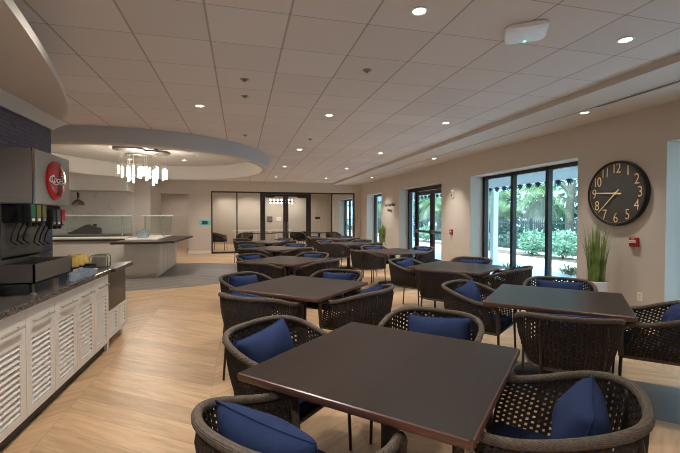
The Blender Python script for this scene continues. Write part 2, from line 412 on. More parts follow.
# window wall with its openings
OPEN = [(1.2, 3.81), (5.16, 8.18), (9.54, 12.45), (14.16, 15.97), (18.2, 20.9)]
bm = NB(); yy = -4.0
for a, b_ in OPEN:
    box(bm, XW, XW + .5, yy, a, 0, SZ); box(bm, XW, XW + .5, a, b_, HEAD, SZ); yy = b_
box(bm, XW, XW + .5, yy, YE + .3, 0, SZ)
struct('wall_right', bm, WALL)
XF = XW + .33
def window(n, a, b_, npan):
    bm = NB(); fw = .075
    box(bm, XF, XF + .1, a, b_, HEAD - fw, HEAD, .004); box(bm, XF, XF + .1, a, b_, 0, .09, .004)
    w = (b_ - a - fw) / npan
    for k in range(npan + 1): box(bm, XF, XF + .1, a + k * w, a + k * w + fw, .0, HEAD, .004)
    r = struct('window_%d' % n, bm, DARKFRAME)
    for k in range(npan):
        bm = NB(); box(bm, XF + .045, XF + .053, a + k * w + fw, a + (k + 1) * w, .09, HEAD - fw); obj('window_pane', bm, GLASS, r)
    return r
window(1, *OPEN[0], 3); window(2, *OPEN[1], 3); window(3, *OPEN[3], 1); window(4, *OPEN[4], 3)
# glazed double door with sidelights in the window wall
def glazed_door(n):
    a, b_ = OPEN[2]
    bm = NB(); box(bm, XF, XF + .12, a, b_, HEAD - .12, HEAD, .004)
    for y in (a, b_ - .10, b_ - .62, a + .06): box(bm, XF, XF + .12, y, y + .10, 0, HEAD, .004)
    box(bm, XF, XF + .12, b_ - .55, b_, 0, .12)
    r = struct('door_%d' % n, bm, DARKFRAME)
    bm = NB(); box(bm, XF + .05, XF + .058, b_ - .52, b_ - .10, .12, HEAD - .12); obj('sidelight_pane', bm, GLASS, r)
    lo, hi = a + .16, b_ - .62; mid = (lo + hi) / 2
    for (u, v) in ((lo, mid), (mid, hi)):
        bm = NB(); st = .12
        box(bm, XF + .02, XF + .07, u + .004, u + st, .01, HEAD - .13, .003); box(bm, XF + .02, XF + .07, v - st, v - .004, .01, HEAD - .13, .003)
        box(bm, XF + .02, XF + .07, u + st, v - st, .01, .26); box(bm, XF + .02, XF + .07, u + st, v - st, HEAD - .25, HEAD - .13)
        d = obj('door_leaf', bm, DARKFRAME, r)
        bm = NB(); box(bm, XF + .041, XF + .049, u + st, v - st, .26, HEAD - .25); obj('door_pane', bm, GLASS, d)
        bm = NB(); box(bm, XF - .05, XF - .015, u + .05, v - .05, 1.02, 1.09, .008)
        box(bm, XF - .02, XF + .02, u + .05, u + .12, 1.0, 1.11); box(bm, XF - .02, XF + .02, v - .12, v - .05, 1.0, 1.11); obj('push_bar', bm, STEELD, d)
    bm = NB(); box(bm, XF - .05, XF, lo + .02, lo + .38, HEAD - .24, HEAD - .15, .01); obj('door_closer', bm, BLACKP, r)
glazed_door(1)

# back wall with the glass partition
GX0, GX1, GZ = -1.17, 4.96, 2.575
bm = NB(); box(bm, -2.04, GX0, YB, YB + .25, 0, CZ); box(bm, GX0, GX1, YB, YB + .25, GZ, CZ); box(bm, GX1, XW, YB, YB + .25, 0, CZ)
box(bm, -3.1, -2.04, YB, YB + .25, 2.45, CZ)
struct('wall_back', bm, WALL)
bm = NB(); box(bm, -2.06, GX0, YB - .018, YB, 0, .14, .004); box(bm, -2.06, -2.042, YB, YB + .25, 0, .14); struct('baseboard_back', bm, WHITE)
bm = NB()
for (a, b_) in ((-4., 1.2), (3.81, 5.16), (8.18, 9.54), (12.45, 14.16), (15.97, YB)): box(bm, XW - .016, XW, a, b_, 0, .13, .004)
struct('baseboard_right', bm, WHITE)
bm = NB(); fy0, fy1 = YB + .06, YB + .16
box(bm, GX0, GX1, fy0, fy1, GZ - .055, GZ); box(bm, GX0, GX1, fy0, fy1, 0, .07)
DL, DM, DR = .92, 1.89, 2.88
for x, w in ((GX0, .05), (-.17, .05), (DL - .11, .1), (DR + .0, .1), (3.88, .05), (GX1 - .05, .05)): box(bm, x, x + w, fy0, fy1, .0, GZ)
r = struct('window_5', bm, BLACKFRAME)
for a, b_ in ((GX0 + .05, -.17), (-.12, DL - .11), (DR + .1, 3.88), (3.93, GX1 - .05)):
    bm = NB(); box(bm, a, b_, YB + .105, YB + .113, .07, GZ - .055); obj('window_pane', bm, GLASS2, r)
bm = NB(); box(bm, DL - .01, DR, fy0, fy1, GZ - .10, GZ - .055); r = struct('door_2', bm, BLACKFRAME)
for s, (a, b_) in ((1, (DL - .01, DM)), (-1, (DM, DR))):
    bm = NB(); st = .11
    box(bm, a + .004, a + st, YB + .08, YB + .14, .01, GZ - .105, .003); box(bm, b_ - st, b_ - .004, YB + .08, YB + .14, .01, GZ - .105, .003)
    box(bm, a + st, b_ - st, YB + .08, YB + .14, .01, .25); box(bm, a + st, b_ - st, YB + .08, YB + .14, GZ - .19, GZ - .105)
    d = obj('door_leaf', bm, BLACKFRAME, r)
    bm = NB(); box(bm, a + st, b_ - st, YB + .105, YB + .113, .25, GZ - .19); obj('door_pane', bm, GLASS2, d)
    xh = b_ - .06 if s > 0 else a + .06
    bm = NB(); tube(bm, [(xh, YB + .08, .85), (xh, YB + .03, .87), (xh, YB + .03, 1.25), (xh, YB + .08, 1.27)], .012); obj('door_handle', bm, STEELD, d, True)
    xc = (a + .13, a + .5) if s > 0 else (b_ - .5, b_ - .13)
    bm = NB(); box(bm, xc[0], xc[1], YB + .03, YB + .08, GZ - .24, GZ - .17, .01); obj('door_closer', bm, BLACKP, d)

# room behind the glass, hallway, servery and hidden sides
bm = NB(); box(bm, -3.2, XW, YE, YE + .2, 0, CZ); struct('wall_end', bm, WALL2)
bm = NB(); box(bm, -2.04, -1.84, YB + .25, YE, 0, CZ); struct('wall_hall', bm, WALL2)
bm = NB(); box(bm, -9, -2.04, 20.6, 20.8, 0, CZ); struct('wall_passage', bm, WALL2)
bm = NB(); box(bm, -3.62, -3.1, 15.2, YB + .25, 0, CZ); struct('wall_pier', bm, WALL)
bm = NB(); box(bm, -9, -3.62, 15.2, 15.4, 0, CZ); struct('wall_servery', bm, MARBLE)
bm = NB(); box(bm, -9.2, -9, -4, YE, 0, CZ); struct('wall_left', bm, WALL)
bm = NB(); box(bm, -9, XW + .5, -4.2, -4, 0, CZ); struct('wall_front', bm, WALL)
bm = NB(); box(bm, XT - .2, XT, -4, 4.58, 0, 2.37); struct('wall_tile', bm, TILE)
# bulkhead over the servery back wall with panel joints
bm = NB()
for k in range(5):
    xa = -9 + k * 1.078; box(bm, xa + .004, xa + 1.074, 14.25, 15.2, 2.37, CZ)
box(bm, -9, -3.62, 14.27, 15.2, 2.38, CZ)
struct('wall_bulkhead', bm, SOFFIT)
# curved ceiling cloud above the drinks counter
poly = [(XT - .2, -4), (-.55, -4), (-.72, 0), (-.88, 1.2), (-1.04, 2.2), (-1.16, 2.8), (-1.30, 3.4), (-1.46, 3.95), (-1.62, 4.35), (-1.76, 4.55), (-1.88, 4.66), (-2.0, 4.70), (XT - .2, 4.66)]
def smooth_poly(p, it=2):
    for _ in range(it):
        q = [p[0], p[1]]
        for i in range(1, len(p) - 2):
            a, b_ = p[i], p[i + 1]
            q += [(a[0] * .75 + b_[0] * .25, a[1] * .75 + b_[1] * .25), (a[0] * .25 + b_[0] * .75, a[1] * .25 + b_[1] * .75)]
        q += [p[-2], p[-1]]; p = q
    return p
sp_ = smooth_poly(poly)
bm = NB(); prism(bm, sp_, 2.46, 2.52); struct('ceiling_cloud', fixn(bm), SOFFIT)
bm = NB(); prism(bm, [(x if x < XT else max(XT, x - .35), y if i < 2 else y - .1) for i, (x, y) in enumerate(sp_)], 2.52, CZ); struct('trim_4', fixn(bm), SOFFIT)
bm = NB()   # crown moulding along the top of the tile wall
pr = [(0, 2.37), (.018, 2.37), (.03, 2.385), (.05, 2.405), (.085, 2.435), (.10, 2.445), (.10, 2.46), (0, 2.46)]
A = [bm.verts.new((XT + dx, -4, z)) for dx, z in pr]; B = [bm.verts.new((XT + dx, 4.58 + dx, z)) for dx, z in pr]
D = [bm.verts.new((XT - .2, 4.58 + dx, z)) for dx, z in pr]
for P_, Q_ in ((A, B), (B, D)):
    for k in range(len(pr)): bm.faces.new((P_[k], P_[(k + 1) % len(pr)], Q_[(k + 1) % len(pr)], Q_[k]))
bm.faces.new(A); bm.faces.new(D); struct('trim_5', fixn(bm), SOFFIT)
bm = NB(); box(bm, XT - .2, XT, -4, 4.58, 2.37, 2.46); struct('trim_6', bm, SOFFIT)

# ------------------------------------------------------------------ chair
def rim_pts():
    pts = []
    half = []
    # front post from the seat up, bend, then arm to the back
    half += [(.268, .285, .40), (.275, .290, .50), (.284, .290, .58), (.291, .282, .625), (.297, .255, .652), (.305, .215, .664)]
    for k in range(5):
        s = (k + 1) / 5; y = .215 - s * .235; half.append((.305 + .035 * math.sin(s * PI / 2), y, 0))
    nb = 14
    for k in range(1, nb + 1):
        a = k / nb * PI / 2
        n = 2.5
        half.append((.34 * max(0, math.cos(a)) ** (2 / n), -.02 - .30 * math.sin(a) ** (2 / n), 0))
    out = []
    for i, (x, y, z) in enumerate(half):
        if i >= 6:
            s = min(1, max(0, (.215 - y) / .53)); s = s * s * (3 - 2 * s); z = .664 + .118 * s
        out.append(Vector((x, y, z)))
    other = [Vector((-p.x, p.y, p.z)) for p in reversed(out[:-1])]
    return out + other
RIM = rim_pts()
def seat_outline(sc=1.0, n=60):
    # U plan of the seat: rounded back, straight front
    pts = []
    for k in range(n + 1):
        a = PI * k / n
        c, s = math.cos(a), math.sin(a); e = 2 / 3.0
        pts.append((.262 * math.copysign(abs(c) ** e, c) * sc, (-.02 - .235 * abs(s) ** e) * sc))
    return [(.262 * sc, .275 * sc)] + pts + [(-.262 * sc, .275 * sc)]
def resample(pts, n):
    ds = [0]
    for a, b_ in zip(pts, pts[1:]): ds.append(ds[-1] + (b_ - a).length)
    out = []; j = 0
    for k in range(n):
        t = ds[-1] * k / (n - 1)
        while j < len(pts) - 2 and ds[j + 1] < t: j += 1
        f = (t - ds[j]) / max(1e-9, ds[j + 1] - ds[j]); out.append(pts[j].lerp(pts[j + 1], f))
    return out
def weave_mesh():
    bm = NB()
    NC, NR = 56, 12
    top_path = resample([p for p in RIM[5:-5]], 600)
    low_path = resample([Vector((x, y, .40)) for x, y in seat_outline()], 600)
    us = []
    for c in range(NC): us += [(c / NC, 0.0, -1), ((c + .28) / NC, .0045, -1), ((c + .56) / NC, 0.0, c % 2)]
    us.append((1.0, 0.0, -1))
    vs = []
    for r in range(NR): vs += [(r / NR, 0), ((r + .05) / NR, 1), ((r + .45) / NR, 2), ((r + .52) / NR, 3)]
    vs.append((1.0, 0))
    def P(u, v, o):
        i = min(599, int(round(u * 599)))
        p = low_path[i].lerp(top_path[i], v)
        d = Vector((p.x, p.y + .02, 0)); d.normalize()
        return p + d * (math.sin(v * PI) * .018 + o)
    G = [[bm.verts.new(P(u, v, o)) for v, _ in vs] for u, o, _ in us]
    for i in range(len(us) - 1):
        for j in range(len(vs) - 1):
            par = us[i][2]
            if (par == 0 and vs[j][1] == 1) or (par == 1 and vs[j][1] == 3): continue
            bm.faces.new((G[i][j], G[i + 1][j], G[i + 1][j + 1], G[i][j + 1]))
    bmesh.ops.recalc_face_normals(bm, faces=bm.faces[:])
    bmesh.ops.solidify(bm, geom=bm.faces[:], thickness=.008)
    bmesh.ops.recalc_face_normals(bm, faces=bm.faces[:])
    return bm
def slab_from_outline(poly, z0, z1, r):
    bm = NB(); cx = sum(p[0] for p in poly) / len(poly); cy = sum(p[1] for p in poly) / len(poly)
    rings = []
    for ins, z in ((r, z0), (r * .3, z0 + r * .3), (0, z0 + r), (0, z1 - r), (r * .3, z1 - r * .3), (r, z1), (r * 3, z1 + .006)):
        ring = []
        for x, y in poly:
            d = Vector((x - cx, y - cy)); l = d.length; d = d * ((l - ins) / l)
            ring.append(bm.verts.new((cx + d.x, cy + d.y, z)))
        rings.append(ring)
    n = len(poly)
    for A, B in zip(rings, rings[1:]):
        for k in range(n): bm.faces.new((A[k], A[(k + 1) % n], B[(k + 1) % n], B[k]))
    bm.faces.new(list(reversed(rings[0]))); bm.faces.new(rings[-1])
    return fixn(bm)

def make_chair(label, loc, rz, group):
    t = thing('rope_armchair', label, 'chair', loc, rz, group)
    bm = NB(); tube(bm, RIM, .0195, 10); obj('rim', fixn(bm), ROPE, t, 'all')
    obj('woven_back', weave_mesh(), WEAVE, t)
    bm = NB(); o = seat_outline()
    tube(bm, [(x, y, .395) for x, y in o], .013, 8, closed=True); box(bm, -.25, .25, -.2, .26, .385, .40); obj('seat_frame', fixn(bm), ROPE, t, True)
    obj('seat_cushion', slab_from_outline(seat_outline(.93), .402, .468, .02), NAVYSEAT, t, 'all')
    for s in (-1, 1):
        bm = NB(); tube(bm, [(s * .268, .285, .41), (s * .272, .30, 0)], [.0125, .010], 8); obj('leg', fixn(bm), LEGMETAL, t, 'all')
        bm = NB(); tube(bm, [(s * .200, -.276, .76), (s * .200, -.284, .71), (s * .190, -.236, .40), (s * .198, -.270, 0)], [.010, .012, .012, .010], 8); obj('leg', fixn(bm), LEGMETAL, t, 'all')
    return t
def pillow_bm():
    bm = NB(); n = 16; W, H, T = .230, .150, .098
    def pt(i, j, s):
        u = -1 + 2 * i / n; v = -1 + 2 * j / n
        x = W * u * (1 - .07 * (1 - v * v)); y = H * v * (1 - .09 * (1 - u * u))
        th = T * (max(0, (1 - u * u)) * max(0, (1 - v * v))) ** .42
        wob = .006 * math.sin(5 * u + 2 * v) * (1 - u * u) * (1 - v * v)
        return (x, s * th + wob, y)
    F = {}
    for s in (1, -1):
        for i in range(n + 1):
            for j in range(n + 1):
                e = i in (0, n) or j in (0, n)
                k = (i, j, 0 if e else s)
                if k not in F: F[k] = bm.verts.new(pt(i, j, s))
        for i in range(n):
            for j in range(n):
                g = lambda a, b_: F[(a, b_, 0 if (a in (0, n) or b_ in (0, n)) else s)]
                q = [g(i, j), g(i + 1, j), g(i + 1, j + 1), g(i, j + 1)]
                bm.faces.new(q if s < 0 else list(reversed(q)))
    return bm
def pillow_edge():
    bm = NB(); W, H = .230, .150; P = []
    m = 12
    for k in range(m): v = -1 + 2 * k / m; P.append((W * (1 - .07 * (1 - v * v)), 0, H * v))
    for k in range(m): u = 1 - 2 * k / m; P.append((W * u, 0, H * (1 - .09 * (1 - u * u))))
    for k in range(m): v = 1 - 2 * k / m; P.append((-W * (1 - .07 * (1 - v * v)), 0, H * v))
    for k in range(m): u = -1 + 2 * k / m; P.append((W * u, 0, -H * (1 - .09 * (1 - u * u))))
    tube(bm, P, .004, 6, closed=True); return fixn(bm)
def make_pillow(label):
    t = thing('lumbar_pillow', label, 'pillow', group='navy lumbar pillows')
    obj('pillow_cover', pillow_bm(), NAVY, t, 'all'); obj('piping', pillow_edge(), NAVY, t, 'all')
    return t

# ------------------------------------------------------------------ table
def rounded_rect(h, r, n=6):
    P = []
    for sx, sy, a0 in ((1, 1, 0), (-1, 1, PI / 2), (-1, -1, PI), (1, -1, 3 * PI / 2)):
        for k in range(n + 1):
            a = a0 + k / n * PI / 2; P.append((sx * (h - r) + r * math.cos(a), sy * (h - r) + r * math.sin(a)))
    return P
def make_table(label, loc, rz):
    t = thing('dining_table', label, 'table', loc, rz, 'square walnut dining tables')
    bm = NB(); P = rounded_rect(.55, .012); rings = []
    for ins, z in ((.010, .703), (.002, .708), (0, .714), (0, .732), (.002, .738), (.008, .741)):
        rings.append([bm.verts.new((x * (1 - ins / .55), y * (1 - ins / .55), z)) for x, y in P])
    for A, B in zip(rings, rings[1:]):
        for k in range(len(P)): bm.faces.new((A[k], A[(k + 1) % len(P)], B[(k + 1) % len(P)], B[k]))
    bm.faces.new(list(reversed(rings[0]))); f = bm.faces.new(rings[-1]); fixn(bm)
    bm2 = bm.copy(); bmesh.ops.delete(bm2, geom=[g for g in bm2.faces if g.normal.z < .9], context='FACES')
    bmesh.ops.delete(bm, geom=[g for g in bm.faces if g.normal.z > .9], context='FACES')
    tp = obj('table_top', bm2, WALNUT, t)
    obj('edge_band', bm, EDGEW, tp, True)
    bm = NB(); lathe(bm, [(.052, .03), (.05, .06), (.05, .68)], 24); obj('column', fixn(bm), BLACKMETAL, t, True)
    bm = NB(); lathe(bm, [(.345, 0), (.35, .006), (.34, .014), (.12, .03), (.06, .06)], 48); obj('base', fixn(bm), BLACKMETAL, t, True)
    bm = NB(); box(bm, -.22, .22, -.03, .03, .68, .703); box(bm, -.03, .03, -.22, .22, .681, .703); obj('top_bracket', bm, BLACKMETAL, t)
    return t

# sides of a table: direction (from table centre) in world axes
SIDES = {'nl': (-135, 'near side toward the counter'), 'nr': (-45, 'near side toward the windows'), 'fl': (135, 'far side toward the counter'), 'fr': (45, 'far side toward the windows')}
TABLES = [
 # name phrase, centre, rotation tweak (deg), chairs {side: (dist, lateral, yaw, pillow or None)}; pillow = (dx, tilt roll deg, yaw deg)
 ('front table of the counter-side row', (.755, 1.91), -1, {'nl': (.725, -.05, -5, (-.035, 3, 4)), 'nr': (.735, -.05, 0, (.03, 0, 0)), 'fl': (.70, 0, 0, (.05, 6, 0)), 'fr': (.70, .05, 0, (-.04, 4, 0))}),
 ('second table of the counter-side row', (.65, 4.28), 1.8, {'nl': (.70, 0, 0, (0, 3, 0)), 'nr': (.70, 0, 0, (0, -4, 0)), 'fl': (.72, 0, 0, (0, -5, 0)), 'fr': (.68, 0, 0, (0, 2, 0))}),
 ('third table of the counter-side row', (.78, 6.95), 0, {'nl': (.68, 0, 0, (0, 2, 0)), 'nr': (.68, 0, 0, (0, -3, 0)), 'fl': (.70, 0, 0, (0, -2, 0)), 'fr': (.70, 0, 0, (0, 4, 0))}),
 ('fourth table of the counter-side row', (.80, 9.70), 0, {'nl': (.70, 0, 0, None), 'nr': (.70, 0, 0, (0, 2, 0)), 'fl': (.70, 0, 0, (0, 2, 0)), 'fr': (.70, 0, 0, (0, -3, 0))}),
 ('fifth table of the counter-side row', (.80, 12.5), 0, {'nl': (.70, 0, 0, (0, 2, 0)), 'nr': (.70, 0, 0, None), 'fl': (.95, 0, 0, None), 'fr': (.70, 0, 0, (0, -3, 0))}),
 ('front table of the window-side row', (2.84, 3.04), 0, {'nl': (.72, .09, 10, (0, 0, 0)), 'nr': (.75, -.13, 0, (.0, 4, 0)), 'fl': (.70, 0, -8, (-.02, 6, 0)), 'fr': (.70, 0, 0, (0, 0, 0))}),
 ('second table of the window-side row', (3.19, 5.37), -10, {'nl': (.70, .12, 0, (0, 0, 0)), 'nr': (.70, .1, 0, (.02, 6, 0)), 'fl': (.72, .12, 0, (-.02, 6, 0)), 'fr': (.70, .1, 0, (0, 0, 0))}),
 ('third table of the window-side row', (3.32, 8.25), -31, {'nl': (.70, 0, 0, (0, 3, 0)), 'fl': (.70, 0, 0, (0, 3, 0)), 'fr': (.72, 0, 0, (0, 0, 0))}),
 ('fourth table of the window-side row', (3.05, 11.05), 0, {'nl': (.70, 0, 0, (0, 3, 0)), 'nr': (.70, 0, 0, (0, -3, 0)), 'fl': (.70, 0, 0, (0, 3, 0)), 'fr': (.70, 0, 0, (0, 0, 0))}),
 ('fifth table of the window-side row', (3.22, 13.7), 0, {'nl': (.70, 0, 0, (0, 3, 0)), 'nr': (.70, 0, 0, None), 'fl': (.70, 0, 0, (0, 3, 0)), 'fr': (.70, 0, 0, (0, 0, 0))}),
]
chair0 = table0 = pillow0 = None
PSHORT = {'nl': 'near counter-side', 'nr': 'near window-side', 'fl': 'far counter-side', 'fr': 'far window-side'}
def put_chair(x, y, rz, label):
    global chair0
    if chair0 is None:
        chair0 = make_chair(label, (x, y, 0), rz, 'woven rope armchairs'); return chair0
    return dup(chair0, (x, y, 0), rz, label, 'woven rope armchairs')
def put_pillow(ch, pil, label):
    global pillow0
    dx, roll, yaw = pil
    M = Matrix.Translation(ch.location) @ Matrix.Rotation(ch.rotation_euler[2], 4, 'Z') @ Matrix.Translation((dx, -.108, .634 + .12 * abs(math.sin(math.radians(roll))))) @ Matrix.Rotation(math.radians(yaw), 4, 'Z') @ Matrix.Rotation(math.radians(17), 4, 'X') @ Matrix.Rotation(math.radians(roll), 4, 'Y')
    if pillow0 is None: p = pillow0 = make_pillow(label)
    else: p = dup(pillow0, (0, 0, 0), 0, label, 'navy lumbar pillows')
    p.rotation_mode = 'XYZ'; p.location = M.to_translation(); p.rotation_euler = M.to_euler('XYZ')
for phrase, (tx, ty), tw, chairs in TABLES:
    lab = 'square dark walnut dining table, ' + phrase
    if table0 is None: table0 = make_table(lab, (tx, ty, 0), PI / 4 + math.radians(tw))
    else: dup(table0, (tx, ty, 0), PI / 4 + math.radians(tw), lab)
    for s, (dist, lat, yaw, pil) in chairs.items():
        a = math.radians(SIDES[s][0] + tw)
        d = Vector((math.cos(a), math.sin(a))); n = Vector((-d.y, d.x))
        p = Vector((tx, ty)) + d * dist + n * lat
        rz = a + PI / 2 + math.radians(yaw)      # chair +Y faces the table
        ch = put_chair(p.x, p.y, rz, 'woven brown rope armchair, %s, %s' % (SIDES[s][1], phrase))
        if pil: put_pillow(ch, pil, 'navy blue lumbar pillow in %s chair, %s' % (PSHORT[s], phrase))

# ------------------------------------------------------------------ drinks counter
CF = -1.43
def louver_door(w, z0, z1, x, lz0, lz1):
    bm = NB(); st = .075
    box(bm, x - .022, x, .003, st, z0, z1); box(bm, x - .022, x, w - st, w - .003, z0, z1)
    box(bm, x - .022, x, st, w - st, z0, lz0); box(bm, x - .022, x, st, w - st, lz1, z1)
    n = max(4, int((lz1 - lz0) / .038)); p = (lz1 - lz0) / n
    for k in range(n):
        M = Matrix.Translation((x - .013, 0, lz0 + (k + .5) * p)) @ Matrix.Rotation(math.radians(-36), 4, 'Y')
        box(bm, -.0035, .0035, st, w - st, -p * .43, p * .43, 0, M)
    return bm
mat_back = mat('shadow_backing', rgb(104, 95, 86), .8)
def make_cabinet(y0, w, label):
    t = thing('base_cabinet', label, 'cabinet', (CF, y0, 0), 0, 'white louvered cabinets of the drinks counter')
    bm = NB(); box(bm, -.42, -.024, .001, w - .001, .10, .865); obj('carcass', bm, CABINET, t)
    bm = NB(); box(bm, -.42, -.05, .001, w - .001, 0, .10); obj('toe_kick', bm, BLACKP, t)
    bm = NB(); box(bm, -.024, -.0232, .06, w - .06, .15, .645); obj('louver_gap_shade', bm, mat_back, t)  # dark sheet behind the slats, standing in for shade in the gaps
    d = obj('door', louver_door(w, .105, .855, 0, .16, .635), CABINET, t)
    bm = NB(); tube(bm, [(.0, .10, .755), (.028, .10, .755)], .005, 8); tube(bm, [(.0, w - .10, .755), (.028, w - .10, .755)], .005, 8); tube(bm, [(.028, .07, .755), (.028, w - .07, .755)], .0085, 8); obj('handle', fixn(bm), STEEL, d, True)
    return t
words = ['last unit before the stone-clad end', 'second unit from the stone-clad end', 'third unit from the stone-clad end', 'fourth unit from the stone-clad end', 'fifth unit from the stone-clad end', 'sixth unit from the stone-clad end']
cab0 = None; CW = .435
for k in range(6):
    y0 = 4.86 - CW * (k + 1); lab = 'white louvered base cabinet, ' + words[k] + ' of the counter'
    if cab0 is None: cab0 = make_cabinet(y0, CW, lab)
    else: dup(cab0, (CF, y0, 0), 0, lab)
t = thing('end_cabinet', 'dark stone-clad end unit of the counter with a white louvered base', 'cabinet', (CF, 4.86, 0))
bm = NB(); box(bm, -.42, -.012, .002, .71, .43, .865); obj('stone_panel', bm, DSTONE, t)
bm = NB(); box(bm, -.42, -.03, .002, .71, .12, .428); box(bm, -.42, -.05, .62, .71, 0, .12); box(bm, -.42, -.02, .002, .05, 0, .12); obj('carcass', bm, CABINET, t)
bm = louver_door(.355, .125, .425, 0, .17, .39); obj('door', bm, CABINET, t)
bm = louver_door(.355, .125, .425, 0, .17, .39)
for v in bm.verts: v.co.y += .355
obj('door', bm, CABINET, t)
bm = NB(); box(bm, XT + .001, -1.395, 1.9, 4.87, .868, .912, .004); tag(obj('worktop', bm, GRANITE), 'dark speckled granite worktop running along the white louvered counter', 'counter')
bm = NB(); box(bm, XT + .001, -1.36, 4.874, 5.62, .868, .912, .004); tag(obj('end_worktop', bm, DSTONE), 'dark stone top slab over the end unit of the counter', 'counter')

# soda fountain
t = thing('soda_fountain', 'stainless steel soda fountain with a round red sign on the granite worktop', 'drink dispenser', (-1.8, 3.5, .912))
bm = NB(); box(bm, 0, .25, .05, .70, .675, 1.11, .012); obj('head_cabinet', bm, STEEL, t)
bm = NB(); tube(bm, [(.238, .062, .675), (.238, .062, 1.11)], .014, 8); obj('corner_trim', fixn(bm), CHROME, t, True)
bm = NB(); box(bm, -.02, .02, .06, .70, .24, .68); obj('back_plate', bm, STEELD, t)
bm = NB(); box(bm, -.049, .012, -.02, .045, .0, 1.12, .01); obj('side_panel', bm, GREYP, t)
bm = NB(); box(bm, .021, .19, .07, .66, .53, .674, .01); box(bm, .16, .19, -.01, .08, .53, .674); obj('valve_housing', bm, BLACKP, t)
for k, (y, m_) in enumerate(((.03, GREEN), (.12, LIME), (.21, OLIVE), (.38, BLACKP), (.47, STEELD), (.56, RED))):
    zb = .53 if k < 3 else .50
    bm = NB(); box(bm, .191, .245, y - .036, y + .036, zb, zb + .145, .008); tube(bm, [(.215, y, zb), (.215, y, zb - .03)], [.02, .014], 10); v = obj('valve', bm, BLACKP, t)
    bm = NB(); prism(bm, [(-.03, -.05), (.03, -.05), (.03, .05), (-.03, .05)], 0, .004, FACE_PX((.245, y, zb + .09))); lb = obj('flavour_label', bm, m_, v)
    bm = NB(); box(bm, .246, .251, y - .02, y + .02, zb + .012, zb + .034); obj('push_button', bm, WHITEP if k in (0, 1, 4) else GREYP, v)
    bm = NB(); tube(bm, [(.15, y - .02, zb - .003), (.12, y - .03, zb - .08), (.10, y - .01, zb - .14), (.125, y + .02, zb - .17)], .006, 6); obj('lever', fixn(bm), BLACKP, v, True)
# drip tray
bm = NB()
X0, X1, Y0, Y1, Z0, Z1 = .02, .345, -.19, .46, .088, .228
box(bm, X0, X1, Y0, Y0 + .012, Z0, Z1); box(bm, X0, X1, Y1 - .012, Y1, Z0, Z1); box(bm, X1 - .012, X1, Y0, Y1, Z0, Z1); box(bm, X0, X0 + .012, Y0, Y1, Z0, Z1); box(bm, X0, X1, Y0, Y1, Z0, Z0 + .01)
dt = obj('drip_tray', bm, STEELD, t)
bm = NB()
for k in range(26): y = Y0 + .02 + k * .0245; box(bm, X0 + .012, X1 - .012, y, y + .010, Z1 - .03, Z1 - .02)
obj('drip_grille', bm, BLACKP, dt)
for x in (X0 + .03, X1 - .025):
    for y in (Y0 + .03, Y1 - .03):
        bm = NB(); tube(bm, [(x, y, Z0), (x, y, .012)], .011, 8); lathe(bm, [(.022, 0), (.02, .014), (.011, .02)], 12, Matrix.Translation((x, y, 0))); obj('foot', fixn(bm), STEELD, t, True)
bm = NB(); box(bm, X0 - .04, X0, Y0, Y1 + .2, .20, .26, .004); obj('splash_rail', bm, STEELD, t)
# round red sign
SG = FACE_PX((.252, .395, .888)); R_ = .165
bm = NB(); lathe(bm, [(R_, 0), (R_, .012), (R_ * .97, .020), (R_ * .85, .028), (R_ * .6, .034), (R_ * .3, .038), (0.001, .039)], 48, SG); sg = obj('round_sign', fixn(bm), RED, t, True)
def dome(r): 
    q = min(1, r / R_); return .012 + .0275 * math.sqrt(max(0, 1 - (q * .97) ** 2)) + .003
def on_dome(me_or_bm):
    bm2 = me_or_bm
    if not isinstance(bm2, bmesh.types.BMesh):
        bm2 = NB(); bm2.from_mesh(me_or_bm)
    bmesh.ops.subdivide_edges(bm2, edges=[e for e in bm2.edges if e.calc_length() > .03], cuts=2)
    for v in bm2.verts:
        v.co = SG @ Vector((v.co.x, v.co.y, dome(math.hypot(v.co.x, v.co.y)) + v.co.z))
    return bm2
prof = [(-.125, .030), (-.10, .034), (-.06, .031), (-.03, .026), (.0, .029), (.03, .027), (.065, .015), (.10, .012), (.118, .014), (.126, .014)]
bm = NB(); prism(bm, [(-r, z) for z, r in prof] + [(r, z) for z, r in reversed(prof)], -.004, .0)
bm2 = NB()
for (z, r), (z2, r2) in zip(prof, prof[1:]):
    n = 4
    for k in range(n):
        u0, u1 = -1 + 2 * k / n, -1 + 2 * (k + 1) / n
        quad(bm2, (r * u0, z, 0), (r * u1, z, 0), (r2 * u1, z2, 0), (r2 * u0, z2, 0))
bm.free(); obj('bottle_emblem', on_dome(bm2), mat('bottle_dark_red', rgb(66, 24, 24), .3), sg)
me = text_mesh('Coca-Cola', .082, .0, .3, .95, .0); bm = on_dome(me)
for v in bm.verts: v.co += Vector((.004, -.012, 0))
bt = bm; bm = NB()   # swash strokes of the script capitals
def swash(P, w):
    for (a, b_) in zip(P, P[1:]):
        pa, pb = Vector(a), Vector(b_); d = (pb - pa).normalized(); n_ = Vector((-d.y, d.x)) * w
        quad(bm, (pa.x - n_.x, pa.y - n_.y, .001), (pb.x - n_.x, pb.y - n_.y, .001), (pb.x + n_.x, pb.y + n_.y, .001), (pa.x + n_.x, pa.y + n_.y, .001))
swash([(-.118 + .02 * math.cos(a), .002 + .034 * math.sin(a)) for a in [k * .45 for k in range(1, 14)]], .004)
swash([(-.12 + .012 * k, -.034 - .006 * math.sin(k * .55)) for k in range(14)], .0035)
swash([(.0 + .011 * k, .034 + .006 * math.sin(k * .5)) for k in range(9)], .0035)
for v in bm.verts: v.co = SG @ Vector((v.co.x, v.co.y, dome(math.hypot(v.co.x, v.co.y)) + .003))
